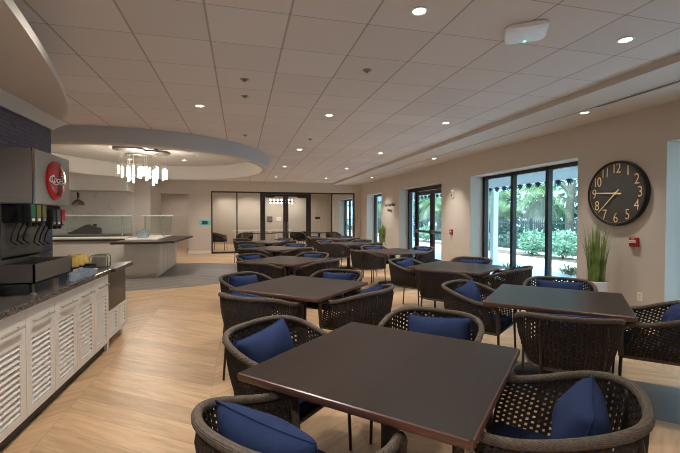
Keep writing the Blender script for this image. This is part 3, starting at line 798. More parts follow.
tm = bpy.data.meshes.new('tmp'); bt.to_mesh(tm); bt.free(); bm.from_mesh(tm); bpy.data.meshes.remove(tm)
obj('lettering', bm, WHITEP, sg)

# condiment bins, packets, wire caddy on the worktop
def bin_bm():
    bm = NB(); w, d, h, k_ = .105, .13, .06, .015
    box(bm, -d / 2, d / 2, -w / 2, w / 2, 0, .005); box(bm, -d / 2, -d / 2 + .005, -w / 2, w / 2, 0, h + k_); box(bm, -d / 2, d / 2, -w / 2, -w / 2 + .005, 0, h); box(bm, -d / 2, d / 2, w / 2 - .005, w / 2, 0, h)
    M = Matrix.Translation((d / 2, 0, 0)) @ Matrix.Rotation(math.radians(14), 4, 'Y'); box(bm, -.005, 0, -w / 2, w / 2, 0, h, 0, M)
    return bm
BINGREY = mat('bin_grey', rgb(176, 186, 200), .45)
o0 = None
for k, wd in enumerate(('beside the steel drip tray', 'second from the drip tray', 'third from the drip tray', 'last before the counter end')):
    lab = 'small grey plastic condiment bin on the granite worktop, ' + wd
    y = 4.03 + k * .125
    if o0 is None: o0 = tag(obj('condiment_bin', bin_bm(), BINGREY), lab, 'bin', 'grey condiment bins'); o = o0
    else: o = o0.copy(); C.objects.link(o); o['label'] = lab
    o.location = (-1.50 + (.02 if k > 1 else 0), y, .913)
pk0 = None
pw = ['slumped against the first grey bin', 'lying on top of the yellow heap', 'standing upright in the middle of the heap', 'leaning toward the wire caddy', 'at the wall side of the heap', 'peeking over the second grey bin']
bk = NB(); box(bk, -.12, .12, -.25, .25, 0, .006); 
for a in (-.12, .114): box(bk, a, a + .006, -.25, .25, 0, .05)
for a in (-.25, .244): box(bk, -.12, .12, a, a + .006, 0, .05)
o = tag(obj('snack_basket', bk, BLACKP), 'shallow black basket holding yellow packets behind the grey bins', 'basket'); o.location = (-1.70, 4.72, .913)
for k in range(6):
    if pk0 is None:
        bm = NB(); n = 6
        for s in (1, -1):
            G = [[bm.verts.new((-.055 + .11 * i / n, s * .012 * math.sin(PI * i / n) * math.sin(PI * j / n), .15 * j / n)) for j in range(n + 1)] for i in range(n + 1)]
            for i in range(n):
                for j in range(n): bm.faces.new((G[i][j], G[i + 1][j], G[i + 1][j + 1], G[i][j + 1]))
        bmesh.ops.remove_doubles(bm, verts=bm.verts[:], dist=1e-5)
        pk0 = tag(obj('snack_packet', fixn(bm), YELLOW, None, 'all'), 'x', 'packet', 'yellow packets in the black basket'); o = pk0
    else: o = pk0.copy(); C.objects.link(o)
    o['label'] = 'yellow paper packet ' + pw[k]
    o.location = (-1.70 + (k % 2) * .06 - .03, 4.50 + k * .08, .965); o.rotation_euler = (math.radians(-52 + 2 * k), math.radians(-10 + 3 * k), math.radians(20 + 4 * k))
t = thing('napkin_caddy', 'wire caddy with cream napkins near the end of the granite worktop', 'caddy', (-1.58, 5.10, .913))
bm = NB()
for y in (-.06, .06): tube(bm, [(-.09, y, .002), (-.09, y, .12), (-.07, y, .14), (.07, y, .14), (.09, y, .12), (.09, y, .002)], .004, 6)
for x in (-.09, .09): tube(bm, [(x, -.06, .004), (x, .06, .004)], .004, 6)
obj('wire_frame', fixn(bm), BLACKP, t)
bm = NB()
for k in range(4): box(bm, -.075, .075, -.045 + k * .024, -.028 + k * .024, .006, .12 + .006 * k, .002)
obj('napkins', bm, CREAM, t)

# ------------------------------------------------------------------ serving bar
t = thing('serving_bar', 'pale panelled serving bar with a dark wood top under the oval ceiling', 'counter', (0, 0, 0))
bA = [(-2.75, 10.55), (-1.98, 10.55), (-1.98, 13.35), (-2.75, 13.35)]
bm = NB(); prism(bm, bA, .08, .84); prism(bm, [(-2.72, 10.6), (-2.02, 10.6), (-2.02, 13.3), (-2.72, 13.3)], 0, .08)
for k in range(13):   # horizontal boards on the end face
    z = .12 + k * .055; box(bm, -2.70, -2.03, 10.535, 10.55, z, z + .042)
for k in range(5):
    y = 10.62 + k * .54; box(bm, -1.98, -1.965, y, y + .5, .12, .82)
obj('bar_front', fixn(bm), CABINET, t)
bm = NB(); box(bm, -6.8, -2.76, 12.0, 13.35, .08, .84); box(bm, -6.8, -2.76, 12.06, 13.3, 0, .08)
for u in range(4):
    for k in range(13):
        z = .12 + k * .055; box(bm, -6.75 + u, -5.83 + u, 11.985, 12.0, z, z + .042)
obj('bar_side', bm, CABINET, t)
bm = NB(); prism(bm, [(-2.98, 10.30), (-1.90, 10.30), (-1.62, 10.55), (-1.50, 13.6), (-2.98, 13.6)], .845, .90); obj('bar_top', fixn(bm), DWOOD, t)
bm = NB(); box(bm, -6.9, -2.98, 11.9, 13.5, .845, .895); obj('bar_top', bm, DWOOD, t)
bm = NB(); box(bm, -5.9, -3.05, 12.0, 12.75, .897, .93, .004); box(bm, -2.9, -2.1, 11.2, 13.3, .902, .935, .004); obj('serving_deck', bm, WHITE, t)
def guard(x0, x1, y, label):
    t = thing('sneeze_guard', label, 'sneeze guard', (0, 0, 0))
    n = 2
    for x in (x0, x1 - .25, x1):
        bm = NB(); tube(bm, [(x, y, .937), (x, y, 1.53)], .022, 8); obj('post', fixn(bm), STEEL, t, True)
    bm = NB(); box(bm, x0 - .05, x1 + .05, y - .22, y + .25, 1.532, 1.545); obj('top_shelf', bm, GUARD, t)
    bm = NB(); box(bm, x0 - .055, x1 + .055, y - .235, y - .22, 1.525, 1.553); obj('shelf_edge', bm, WHITE, t)
    bm = NB(); box(bm, x0, x1, y - .022, y - .016, 1.02, 1.53); obj('front_pane', bm, GUARD, t)
guard(-5.3, -3.05, 12.5, 'long glass sneeze guard with steel posts on the servery counter')
guard(-2.72, -1.98, 12.6, 'short glass sneeze guard on the projecting end of the serving bar')
bm = NB(); lathe(bm, [(.001, .012), (.11, .012), (.15, .12), (.16, .2), (.168, .2), (.158, .115), (.118, .0), (.001, .0)], 32)
o = tag(obj('steel_bowl', fixn(bm), mat('blue_grey_bowl', rgb(150, 168, 178), .3, .3), None, True), 'blue-grey round serving bowl standing on the bar by the short glass guard', 'bowl'); o.location = (-2.55, 11.5, .936)
bm = NB(); lathe(bm, [(.001, .0), (.14, .0), (.15, .16), (.14, .19), (.02, .2), (.02, .22), (.001, .222)], 32)
o = tag(obj('soup_kettle', fixn(bm), STEELD, None, True), 'dark round soup kettle beside the blue-grey bowl on the bar', 'kettle'); o.location = (-2.70, 11.95 + .35, .936)
bm = NB(); box(bm, -8.99, -3.7, 14.3, 15.19, 0, .9); box(bm, -8.99, -3.66, 14.25, 15.19, .9, .94); tag(obj('back_counter', bm, mat('grey_back_counter', rgb(120, 112, 106), .4)), 'long dark grey counter along the servery marble wall', 'counter')
t = thing('slicer_machine', 'low dark machine standing on the grey back counter behind the glass guard', 'appliance', (-5.0, 14.7, .94))
bm = NB(); prism(bm, [(-.45, 0), (.45, 0), (.45, .2), (.1, .32), (-.35, .08), (-.45, .06)], -.15, .15, basis((1, 0, 0), (0, 0, 1), (0, -1, 0), (0, 0, 0))); obj('housing', fixn(bm), mat('dark_appliance', rgb(96, 90, 86), .4, .4), t)
bm = NB(); lathe(bm, [(.001, 0), (.05, 0), (.05, .06), (.001, .06)], 16, Matrix.Translation((.3, 0, .27))); obj('dial', fixn(bm), BLACKP, t)
# heat lamps
lamp0 = None
for x, lab in ((-5.15, 'copper-toned heat lamp hanging in front of the marble wall, the fully visible one'), (-5.62, 'heat lamp half hidden behind the soda fountain by the marble wall')):
    if lamp0 is None:
        lamp0 = thing('heat_lamp', lab, 'lamp', (x, 14.6, 0), 0, 'heat lamps over the servery')
        bm = NB(); lathe(bm, [(.185, 1.90), (.18, 1.94), (.14, 2.01), (.07, 2.06), (.04, 2.08), (.04, 2.14), (.012, 2.15)], 24); obj('lamp_shade', fixn(bm), mat('bronze_shade', rgb(120, 104, 92), .25, .7), lamp0, True)
        bm = NB(); lathe(bm, [(.001, 1.90), (.035, 1.92), (.04, 1.95), (.02, 2.0)], 16); obj('bulb', fixn(bm), WHITEP, lamp0, True)
        bm = NB(); P = [(.03 * math.cos(k * .9), .03 * math.sin(k * .9), 2.15 + .15 * k / 40) for k in range(41)]; tube(bm, P, .012, 6); tube(bm, [(0, 0, 2.30), (0, 0, 2.33)], .01, 6); obj('coil_cord', fixn(bm), BLACKP, lamp0, True)
        bm = NB(); lathe(bm, [(.07, 2.33), (.075, 2.345), (.06, 2.369)], 20); obj('canopy', fixn(bm), STEEL, lamp0, True)
    else: dup(lamp0, (x, 14.6, 0), 0, lab)

# chandelier in the oval
t = thing('chandelier', 'chandelier of glowing white rods under three silver discs in the oval ceiling', 'chandelier', (-2.2, 10.05, 0))
dz = CZ + .12
for (x, y, r) in ((-.18, -.47, .31), (-.19, .45, .28), (.30, -.06, .30)):
    bm = NB(); lathe(bm, [(r, dz - .155), (r + .012, dz - .145), (r + .012, dz - .11), (r, dz - .10), (.04, dz - .10), (.04, dz)], 40, Matrix.Translation((x, y, 0))); obj('canopy', fixn(bm), STEELD, t, True)
rr = random.Random(3)
for k in range(28):
    x = -.50 + 1.02 * (k + .5) / 28; y = rr.uniform(-.28, .28)
    g = (k % 14) / 13.0; top = 2.66 + rr.uniform(-.02, .03) - (.04 if k > 13 else 0)
    ln = rr.uniform(.17, .23) + .15 * (1 - abs(2 * g - 1)) * rr.uniform(.2, 1) + (.09 if k in (4, 8, 19, 22) else 0)
    bm = NB(); tube(bm, [(x, y, top), (x, y, top - ln)], .019, 8); rd = obj('glass_rod', fixn(bm), ROD, t)
    bm = NB(); tube(bm, [(x, y, top), (x, y, dz - .10)], .0018, 4); obj('suspension_wire', fixn(bm), STEEL, rd)

# ------------------------------------------------------------------ wall things
t = thing('wall_clock', 'large round charcoal wall clock with gold numerals between two windows', 'clock', (XW, 4.46, 1.825))
CK = basis((0, -1, 0), (0, 0, 1), (-1, 0, 0), (0, 0, 0)); RC = .458
bm = NB(); lathe(bm, [(RC, .001), (RC + .004, .02), (RC, .055), (RC - .014, .066), (RC - .034, .060), (RC - .042, .042)], 72, CK, cap=False); obj('rim', fixn(bm), CLOCKR, t, True)
bm = NB(); lathe(bm, [(RC - .03, .002), (RC - .03, .040), (.001, .041)], 72, CK); obj('dial', fixn(bm), CLOCKF, t)
bm = NB(); lathe(bm, [(RC - .036, .0425), (RC - .036, .047), (RC - .041, .047), (RC - .041, .0425)], 72, CK, cap=False); obj('gold_ring', fixn(bm), GOLD, t)
for h in range(1, 13):
    me = text_mesh(str(h), .185, .002, 0, .86, -.002)
    a = PI / 2 - h * PI / 6; r = RC - .108
    for v in me.vertices: v.co = Vector((v.co.x * .86, v.co.y * 1.12, v.co.z)); 
    for v in me.vertices: v.co = CK @ Vector((v.co.x + r * math.cos(a), v.co.y + r * math.sin(a), v.co.z + .0435))
    obj('numeral', me, GOLD, t)
def hand(name, ang, ln, w, tail, z):
    bm = NB(); M = CK @ Matrix.Rotation(ang, 4, 'Z'); prism(bm, [(-tail, -w * .8), (0, -w), (ln, -w * .45), (ln + .012, 0), (ln, w * .45), (0, w), (-tail, w * .8)], z, z + .004, M); obj(name, fixn(bm), GOLD, t)
hand('minute_hand', math.radians(176), .335, .011, .085, .050)
hand('hour_hand', math.radians(225), .375, .008, .075, .056)
bm = NB(); lathe(bm, [(.017, .046), (.017, .064), (.001, .066)], 16, CK); obj('centre_cap', fixn(bm), GOLD, t)

def pull_station(y, z, lab):
    t = thing('wall_mounted_fire_alarm', lab, 'fire alarm', (XW, y, z), 0, 'red fire alarm pulls')
    bm = NB(); box(bm, -.045, -.001, -.06, .06, -.062, .062, .008); obj('housing', bm, REDBOX, t)
    bm = NB(); box(bm, -.058, -.046, -.045, .045, -.012, .026, .004); h = obj('pull_handle', bm, mat('handle_white', rgb(226, 214, 208), .4), t)
    me = text_mesh('FIRE', .026, .0005); me.transform(FACE_MX((-.0465, 0, .044))); obj('lettering', me, WHITEP, t)
    me = text_mesh('PULL', .022, .0005); me.transform(FACE_MX((-.0588, 0, .007))); obj('lettering', me, REDBOX, h)
pull_station(4.20, 1.15, 'red fire alarm pull on the wall just below the big clock')
pull_station(8.99, 1.12, 'small red fire alarm pull on the pier between window and glazed door')
t = thing('wall_mounted_strobe', 'white strobe alarm high on the pier beside the glazed door', 'alarm', (XW, 8.95, 2.08))
bm = NB(); box(bm, -.035, -.001, -.06, .06, -.09, .09, .01); obj('housing', bm, WHITEP, t)
bm = NB(); box(bm, -.06, -.036, -.04, .04, .01, .065, .01); obj('strobe_lens', bm, mat('lens_grey', rgb(170, 168, 164), .2), t)
bm = NB(); lathe(bm, [(.03, .036), (.03, .04), (.001, .041)], 16, basis((0, -1, 0), (0, 0, 1), (-1, 0, 0), (0, 0, -.04))); obj('speaker_grille', fixn(bm), BLACKP, t)
t = thing('wall_lettering', 'two lines of dark lettering on the pier left of the glazed door', 'sign', (XW, 13.3, 1.88))
me = text_mesh('The Coral Reef', .165, .006); me.transform(FACE_MX((-.007, 0, .06))); obj('lettering', me, DARKTXT, t)
me = text_mesh('Dining', .15, .006); me.transform(FACE_MX((-.007, 0, -.13))); obj('lettering', me, DARKTXT, t)
t = thing('wall_outlet', 'white electrical outlet low on the wall beside the tall white planter', 'outlet', (XW, 4.12, .42))
bm = NB(); box(bm, -.008, -.001, -.036, .036, -.058, .058, .003); obj('cover_plate', bm, WHITEP, t)
for dz_ in (-.022, .022):
    bm = NB(); box(bm, -.0105, -.0085, -.016, .016, dz_ - .014, dz_ + .014); obj('socket', bm, CREAM, t)
t = thing('room_sign', 'teal illuminated room sign with a dark panel on the wall beside the glass partition', 'sign', (-1.42, YB, 1.28))
bm = NB(); box(bm, -.20, .20, -.02, -.001, -.09, .09, .004); obj('backing', bm, TEAL, t)
bm = NB(); box(bm, -.10, .12, -.028, -.021, -.07, .07, .003); obj('panel', bm, NAVYP, t)
bm = NB(); lathe(bm, [(.018, .021), (.018, .024), (.001, .0245)], 12, FACE_MY((-.155, 0, .0))); obj('emblem', fixn(bm), WHITEP, t)
t = thing('door_plaque', 'small dark and cream plaque on the glass beside the double doors', 'sign', (3.28, YB + .10, 1.36))
bm = NB(); box(bm, -.11, .11, -.008, 0, .06, .16, .003); obj('dark_panel', bm, BLACKP, t)
bm = NB(); box(bm, -.11, .11, -.008, 0, -.14, .055, .003); pp = obj('light_panel', bm, mat('plaque_tan', rgb(190, 178, 160), .5), t)
for k in range(3):
    bm = NB(); box(bm, -.08, .08, -.010, -.0085, .02 - k * .055, .03 - k * .055); obj('text_line', bm, DARKTXT, pp)

# tall grass planters
def planter(x, y, pr, ph, gh, n, lab, sd):
    t = thing('grass_planter', lab, 'plant', (x, y, 0), 0, 'tall grass planters')
    bm = NB(); lathe(bm, [(pr * .80, 0), (pr * .84, .01), (pr, ph - .005), (pr * .97, ph), (pr * .90, ph), (pr * .88, ph - .05), (.001, ph - .05)], 32); obj('pot', fixn(bm), WHITEP, t, True)
    bm = NB(); lathe(bm, [(pr * .87, ph - .049), (pr * .5, ph - .04), (.001, ph - .035)], 20); obj('soil', fixn(bm), SOIL, t)
    rr = random.Random(sd); bm = NB()
    for k in range(n):
        a = rr.uniform(0, 2 * PI); r0 = pr * .7 * math.sqrt(rr.random()); h = gh * rr.uniform(.55, 1.0); w = rr.uniform(.005, .010)
        lean = rr.uniform(.01, .17) * (r0 / pr + .3); bx, by = r0 * math.cos(a), r0 * math.sin(a); a2 = a + rr.uniform(-.6, .6)
        tx_, ty_ = -math.sin(a2 + rr.uniform(-1, 1)), math.cos(a2); m_ = 5; pv = None
        for i in range(m_ + 1):
            s = i / m_; ww = w * (1 - s ** 2 * .95)
            c = Vector((bx + math.cos(a2) * lean * s * s, by + math.sin(a2) * lean * s * s, ph - .04 + h * s))
            q = (bm.verts.new(c + Vector((tx_, ty_, 0)) * ww), bm.verts.new(c - Vector((tx_, ty_, 0)) * ww))
            if pv: bm.faces.new((pv[0], pv[1], q[1], q[0]))
            pv = q
    obj('grass_blades', bm, GRASS, t)
planter(4.92, 4.54, .155, .58, .92, 150, 'tall green grass in a white pot below the clock', 11)
planter(4.90, 13.25, .15, .62, .82, 170, 'tall green grass in a white pot under the wall lettering', 12)

# ------------------------------------------------------------------ ceiling things
def lamp_light(x, y, z, e, ang=118, blend=.85, col=(1, .945, .875)):
    l = bpy.data.lights.new('downlight_or_fill', 'SPOT'); l.energy = e; l.spot_size = math.radians(ang); l.spot_blend = blend; l.color = col; l.shadow_soft_size = .06
    o = bpy.data.objects.new('downlight_or_fill', l); C.objects.link(o); o.location = (x, y, z - .03)
dl0 = None
def downlight(x, y, z, lab, e=45, ang=118, light=True):
    global dl0
    if dl0 is None:
        dl0 = thing('ceiling_downlight', lab, 'ceiling light', (x, y, z), 0, 'round recessed downlights')
        bm = NB(); lathe(bm, [(.046, -.001), (.049, -.008), (.066, -.007), (.069, 0)], 32, cap=False); obj('trim_ring', fixn(bm), WHITEP, dl0, True)
        bm = NB(); lathe(bm, [(.001, -.004), (.046, -.004), (.046, -.002), (.001, -.002)], 32); obj('lens', fixn(bm), LAMP, dl0)
    else: dup(dl0, (x, y, z), 0, lab)
    if light: lamp_light(x, y, z, e, ang)
rows = ['first', 'second', 'third', 'fourth', 'fifth']
EM = 106
for k, y in enumerate((2.69, 5.72, 8.75, 11.78, 14.8)):
    downlight(1.28, y, CZ, 'round downlight in the middle row of the tile ceiling, %s from the camera' % rows[k], EM + 34 * k)
    downlight(3.19, y, CZ, 'round downlight in the window-side tile row, %s from the camera' % rows[k], EM + 34 * k)
for k, y in enumerate((5.67,)):
    downlight(-.53, y, CZ, 'lone round downlight in the tile ceiling toward the oval ring', EM)
for k, y in enumerate((4.46, 8.81, 13.5)):
    downlight(4.6, y, SZ, 'wall-washing downlight in the lowered soffit along the windows, %s from the camera' % rows[k], (95, 180, 200)[k], 88)
for k, (x, y, wd) in enumerate(((-3.75, 9.7, 'near the soda fountain side'), (-1.55, 12.0, 'behind the chandelier'), (-3.0, 12.2, 'beyond the chandelier discs'))):
    downlight(x, y, CZ + .12, 'round downlight inside the oval ceiling, ' + wd, 30)
downlight(-2.55, YB + 1.2, CZ, 'round downlight in the passage ceiling beyond the serving bar', 18)
for x, y, e_ in ((1.28, -.4, 28), (3.19, -.4, 28), (-.53, -.4, 250), (-.53, 2.6, 175)): lamp_light(x, y, CZ, e_)  # unseen fill spots behind the camera; last one is an inferred downlight
lamp_light(4.6, .1, SZ, 45, 88); lamp_light(-.7, 15.4, CZ, 130, 140); lamp_light(-2.9, 14.0, CZ, 60, 140)  # unseen soffit-row spot, plus fixtureless fill added for back wall and servery
# ceiling sprinklers / sensors
sp0 = None
for x, y, lab in ((1.27, 3.89, 'between the first and second middle-row downlights'), (.05, 4.48, 'nearer of the two above the second table'), (.06, 5.09, 'farther of the two above the second table'), (.09, 7.47, 'above the third counter-side table'), (1.31, 7.54, 'between the second and third middle-row downlights')):
    if sp0 is None:
        sp0 = thing('ceiling_sprinkler', 'x', 'sprinkler', (x, y, CZ), 0, 'ceiling sprinkler caps')
        bm = NB(); lathe(bm, [(.001, -.02), (.02, -.02), (.022, -.006), (.045, -.005), (.046, 0)], 20); obj('cover_plate', fixn(bm), mat('cap_grey', rgb(150, 138, 128), .5), sp0, True)
        bm = NB(); lathe(bm, [(.001, -.026), (.012, -.026), (.012, -.021), (.001, -.021)], 12); obj('nozzle', fixn(bm), STEELD, sp0, True)
        o = sp0
    else: o = dup(sp0, (x, y, CZ), 0, 'x')
    o['label'] = 'small grey sprinkler cap in the tile ceiling, ' + lab
t = thing('ceiling_access_point', 'white wireless access point with a green light on the tile ceiling', 'access point', (2.25, 2.76, CZ), math.radians(145))
bm = NB(); P = rounded_rect(.16, .06); rings = [[bm.verts.new((x * s, y * s, z)) for x, y in P] for s, z in ((.96, -.001), (1, -.008), (1, -.022), (.93, -.036), (.55, -.044))]
for A, B in zip(rings, rings[1:]):
    for k in range(len(P)): bm.faces.new((A[k], A[(k + 1) % len(P)], B[(k + 1) % len(P)], B[k]))
bm.faces.new(rings[-1]); obj('housing', fixn(bm), mat('bright_white', rgb(246, 250, 255), .4, var=.005), t, True)
bm = NB(); box(bm, -.010, .010, -.12, -.10, -.044, -.036); obj('status_light', bm, mat('green_led', rgb(80, 255, 190), .4, emit=(.2, 1, .6, 1), estr=4), t)

# ------------------------------------------------------------------ furniture behind the glass
for x, y, rz, lab in ((-.95, 18.7, -100, 'dark armchair behind the glass, in the first pane by the wall'), (.2, 18.4, 150, 'dark armchair behind the glass, close to the double doors'), (2.6, 18.5, 200, 'dark armchair behind the second door leaf'), (2.95, 19.3, 120, 'dark armchair behind the plaque on the glass'), (4.3, 18.3, 200, 'dark armchair behind the pane with the window view')):
    put_chair(x, y, math.radians(rz), lab)
for x, y, lab in ((1.05, 19.6, 'walnut table behind the first door leaf'), (2.35, 20.6, 'walnut table behind the second door leaf'), (3.9, 19.8, 'walnut table behind the pane beside the plaque')):
    dup(table0, (x, y, 0), PI / 4, 'square dark ' + lab)
t = thing('white_bench', 'long white slatted bench standing by the end wall behind the glass', 'bench', (1.2, 22.3, 0))
bm = NB(); box(bm, -1.6, 1.6, -.25, .25, .74, .80, .005); obj('bench_top', bm, WHITE, t)
bm = NB()
for k in range(9): x = -1.5 + k * .375; box(bm, x - .03, x + .03, -.2, .2, .0, .74)
obj('slatted_base', bm, WHITE, t)
t = thing('linear_pendant', 'linear pendant with two lines of glowing bulbs hanging behind the glass doors', 'pendant', (2.0, 20.0, 0))
bm = NB(); box(bm, -.6, .6, -.03, .03, 2.28, 2.32, .005); obj('bar', bm, BLACKP, t)
for s, z in ((-1, 2.24), (1, 2.36)):
    for k in range(7):
        x = -.54 + k * .18; bm = NB(); lathe(bm, [(.001, -.05), (.035, -.04), (.045, 0), (.035, .04), (.001, .05)], 12, Matrix.Translation((x, 0, z + s * .012))); obj('bulb', fixn(bm), STRIPL, t, True)
for x in (-.5, .5):
    bm = NB(); tube(bm, [(x, 0, 2.42), (x, 0, CZ - .001)], .006, 6); obj('suspension_rod', fixn(bm), BLACKP, t)
t = thing('wall_picture', 'small dark framed picture on the end wall behind the doors', 'picture', (1.62, YE, 1.4))
bm = NB(); box(bm, -.16, .16, -.03, -.001, -.15, .15, .004); obj('frame', bm, BLACKP, t); bm = NB(); box(bm, -.13, .13, -.034, -.031, -.12, .12); obj('picture_sheet', bm, mat('grey_print', rgb(110, 104, 98), .6, var=.3, scale=12), t)
t = thing('wall_picture', 'small bright white notice on the end wall beside the dark picture', 'notice', (2.15, YE, 1.4))
bm = NB(); box(bm, -.14, .14, -.02, -.001, -.12, .12, .004); obj('frame', bm, WHITEP, t); bm = NB(); box(bm, -.12, .12, -.024, -.021, -.10, .10); obj('picture_sheet', bm, WHITE, t)
for x, y in ((-.8, 22.2), (.5, 22.2), (1.8, 22.2), (3.1, 22.2), (4.4, 22.2), (.4, 19.2), (3, 19.2)): lamp_light(x, y, CZ, 105, 150)  # added spots without fixtures, brightening the room behind the glass
for x, y in ((-2.6, 19.4), (-4, 18.5)): lamp_light(x, y, CZ, 60, 150)  # fill spots added to lift the dark hallway, no fixtures
for x in (-7.0, -5.2): lamp_light(x, 12.7, CZ, 90, 140)  # fill added over the servery, no lamp bodies

# ------------------------------------------------------------------ outside
bm = NB(); box(bm, XW + .5, 40, -20, 70, -.12, -.02); o = struct('ground', bm, CONCRETE)
bm = NB(); box(bm, 10.75, 11.75, -20, 70, -.03, .005); struct('ground_bed', bm, SOIL)
bm = NB(); box(bm, 12.7, 40, -20, 70, -.03, .01); struct('ground_lawn', bm, mat('dark_undergrowth', rgb(74, 98, 78), .95, var=.2, scale=3))
XP = 7.8
col0 = None
cw = ['seen through the big window', 'seen through the glazed door', 'beside the first window', 'beyond the small window', 'beyond the room behind the glass']
for k, y in enumerate((10.9, 17.2, 4.4, 23.6, 30)):
    lab = 'square white porch column outside, ' + cw[k]
    if col0 is None:
        col0 = thing('porch_column', lab, 'column', (XP, y, -.02), 0, 'white porch columns')
        bm = NB(); box(bm, -.085, .085, -.085, .085, .14, 2.30, .006); obj('shaft', bm, PORCH, col0)
        bm = NB(); box(bm, -.14, .14, -.14, .14, 0, .14, .008); obj('base', bm, PORCH, col0)
        bm = NB(); box(bm, -.135, .135, -.135, .135, 2.30, 2.42, .008); obj('capital', bm, PORCH, col0)
    else: dup(col0, (XP, y, -.02), 0, lab)
bm = NB(); box(bm, XW + .5, XP + .5, -6, 40, 2.75, 2.85); struct('roof', bm, PORCH)
t = thing('porch_beam', 'white porch beam with dark blue hanging ornaments outside the windows', 'beam', (XP, 0, 0))
bm = NB(); box(bm, -.12, .12, -6, 40, 2.41, 2.74); obj('beam_board', bm, PORCH, t)
for k in range(75):
    y = 3.0 + k * .345; bm = NB()
    for j in range(6):
        a = PI * (j + .5) / 6; prism(bm, [(-.014, 0), (.014, 0), (.034, .09), (0, .15)], -.006, .006, Matrix.Translation((-.13, y, 2.41)) @ basis((0, math.sin(a), math.cos(a)), (0, math.cos(a), -math.sin(a)), (1, 0, 0), (0, 0, 0)))
    obj('ornament', fixn(bm), PALMBLUE, t)
# fence
FENCE = mat('fence_paint', rgb(62, 70, 74), .5)
t = thing('picket_fence', 'black metal picket fence beyond the paving outside', 'fence', (12.6, 0, 0))
bm = NB()
for z in (.12, 1.22): box(bm, -.02, .02, 0, 48, z, z + .05)
obj('rails', bm, FENCE, t)
for k in range(20):
    bm = NB(); box(bm, -.035, .035, k * 2.5 - .035, k * 2.5 + .035, .01, 1.45); obj('post', bm, FENCE, t)
bm = NB()
for k in range(410): y = k * .118; box(bm, -.009, .009, y - .006, y + .006, .02, 1.36)
o = obj('pickets', bm, FENCE, t); o['kind'] = 'stuff'

def leaves(bm, c, rad, n, size, rr, up=.3):
    for _ in range(n):
        while True:
            p = Vector((rr.uniform(-1, 1), rr.uniform(-1, 1), rr.uniform(-1, 1)))
            if .2 < p.length < 1: break
        p = Vector((p.x * rad[0], p.y * rad[1], p.z * rad[2])) + Vector(c)
        d = Vector((rr.gauss(0, 1), rr.gauss(0, 1), rr.gauss(up, .8))).normalized(); s = d.cross(Vector((rr.gauss(0, 1), rr.gauss(0, 1), rr.gauss(0, 1)))).normalized()
        l = size * rr.uniform(.6, 1.3); w = l * .28
        quad(bm, p, p + d * l * .5 + s * w, p + d * l, p + d * l * .5 - s * w)
def shrub(x, y, r, h, lab, sd):
    t = thing('leafy_shrub', lab, 'shrub', (x, y, .01), 0, 'green shrubs along the fence'); rr = random.Random(sd)
    bm = NB()
    for k in range(7):
        a = rr.uniform(0, 2 * PI); tube(bm, [(0, 0, 0), (math.cos(a) * r * .3, math.sin(a) * r * .3, h * .4), (math.cos(a) * r * .6, math.sin(a) * r * .6, h * .75)], [.02, .012, .006], 5)
    obj('stems', fixn(bm), BARK, t)
    bm = NB(); leaves(bm, (0, 0, h * .55), (r, r, h * .5), 900, .13, rr); obj('foliage', bm, LEAF_A, t)
sh = [(11.1, 13.1, .52, .95, 'rounded green shrub outside the middle pane of the big window'), (11.25, 11.75, .58, .98, 'larger green shrub outside the pane nearest the clock'), (11.35, 10.5, .5, .9, 'green shrub outside at the clock end of the big window'), (11.2, 16.2, .45, .7, 'green shrub behind the white porch column outside'),
      (11.2, 22.5, .5, .9, 'green shrub outside seen through the glazed door leaf'), (11.2, 25.5, .55, 1.0, 'green shrub outside seen through the door sidelight'), (11.2, 34, .55, 1.0, 'green shrub outside seen through the small window')]
for k, a in enumerate(sh): shrub(*a, 30 + k)
# low plants beside the windows
for k, (x, y, lab) in enumerate(((6.9, 8.9, 'low reddish-green plant outside at the foot of the big window'), (8.3, 8.4, 'spiky low plant outside beyond the clock end of the window'))):
    t = thing('low_plant', lab, 'plant', (x, y, -.02), 0, 'low plants by the windows'); rr = random.Random(80 + k); bm = NB()
    for j in range(90):
        a = rr.uniform(0, 2 * PI); l = rr.uniform(.2, .42); e = rr.uniform(.3, 1.3); d = Vector((math.cos(a) * math.cos(e), math.sin(a) * math.cos(e), math.sin(e))); s = Vector((-math.sin(a), math.cos(a), 0)); b_ = Vector((math.cos(a) * .15 * rr.random(), math.sin(a) * .25 * rr.random(), 0))
        quad(bm, b_ - s * .008, b_ + d * l * .5 + s * .022 + Vector((0, 0, .02)), b_ + d * l - Vector((0, 0, .04)), b_ + d * l * .5 - s * .022 + Vector((0, 0, .02)))
    obj('foliage', bm, mat_leaf('mixed_leaf_%d' % k, rgb(70, 96, 60), rgb(150, 130, 96), 8), t)
# palms
def frond(bm, rr, base, az, el, ln, droop, wid):
    m = 12; P = []
    d = Vector((math.cos(az) * math.cos(el), math.sin(az) * math.cos(el), math.sin(el)))
    p = Vector(base)
    for i in range(m + 1):
        P.append(p.copy()); p += d * ln / m; d = (d + Vector((0, 0, -droop / m))).normalized()
    for i in range(m):
        t_ = (P[i + 1] - P[i]).normalized(); s = t_.cross(Vector((0, 0, 1)));
        if s.length < .05: s = Vector((-math.sin(az), math.cos(az), 0))
        s.normalize()
        quad(bm, P[i] - s * .012, P[i] + s * .012, P[i + 1] + s * .01, P[i + 1] - s * .01)
        if i > 1:
            for sg_ in (-1, 1):
                for q in (0, .33, .66):
                    b_ = P[i].lerp(P[i + 1], q); l = wid * math.sin(PI * (i / m) ** .8 * .95 + .1)
                    tip = b_ + (s * sg_ * .8 + t_ * .55).normalized() * l + Vector((0, 0, -l * rr.uniform(.3, .9)))
                    quad(bm, b_ - t_ * .010, b_.lerp(tip, .5) - t_ * .010, tip, b_.lerp(tip, .5) + t_ * .016)
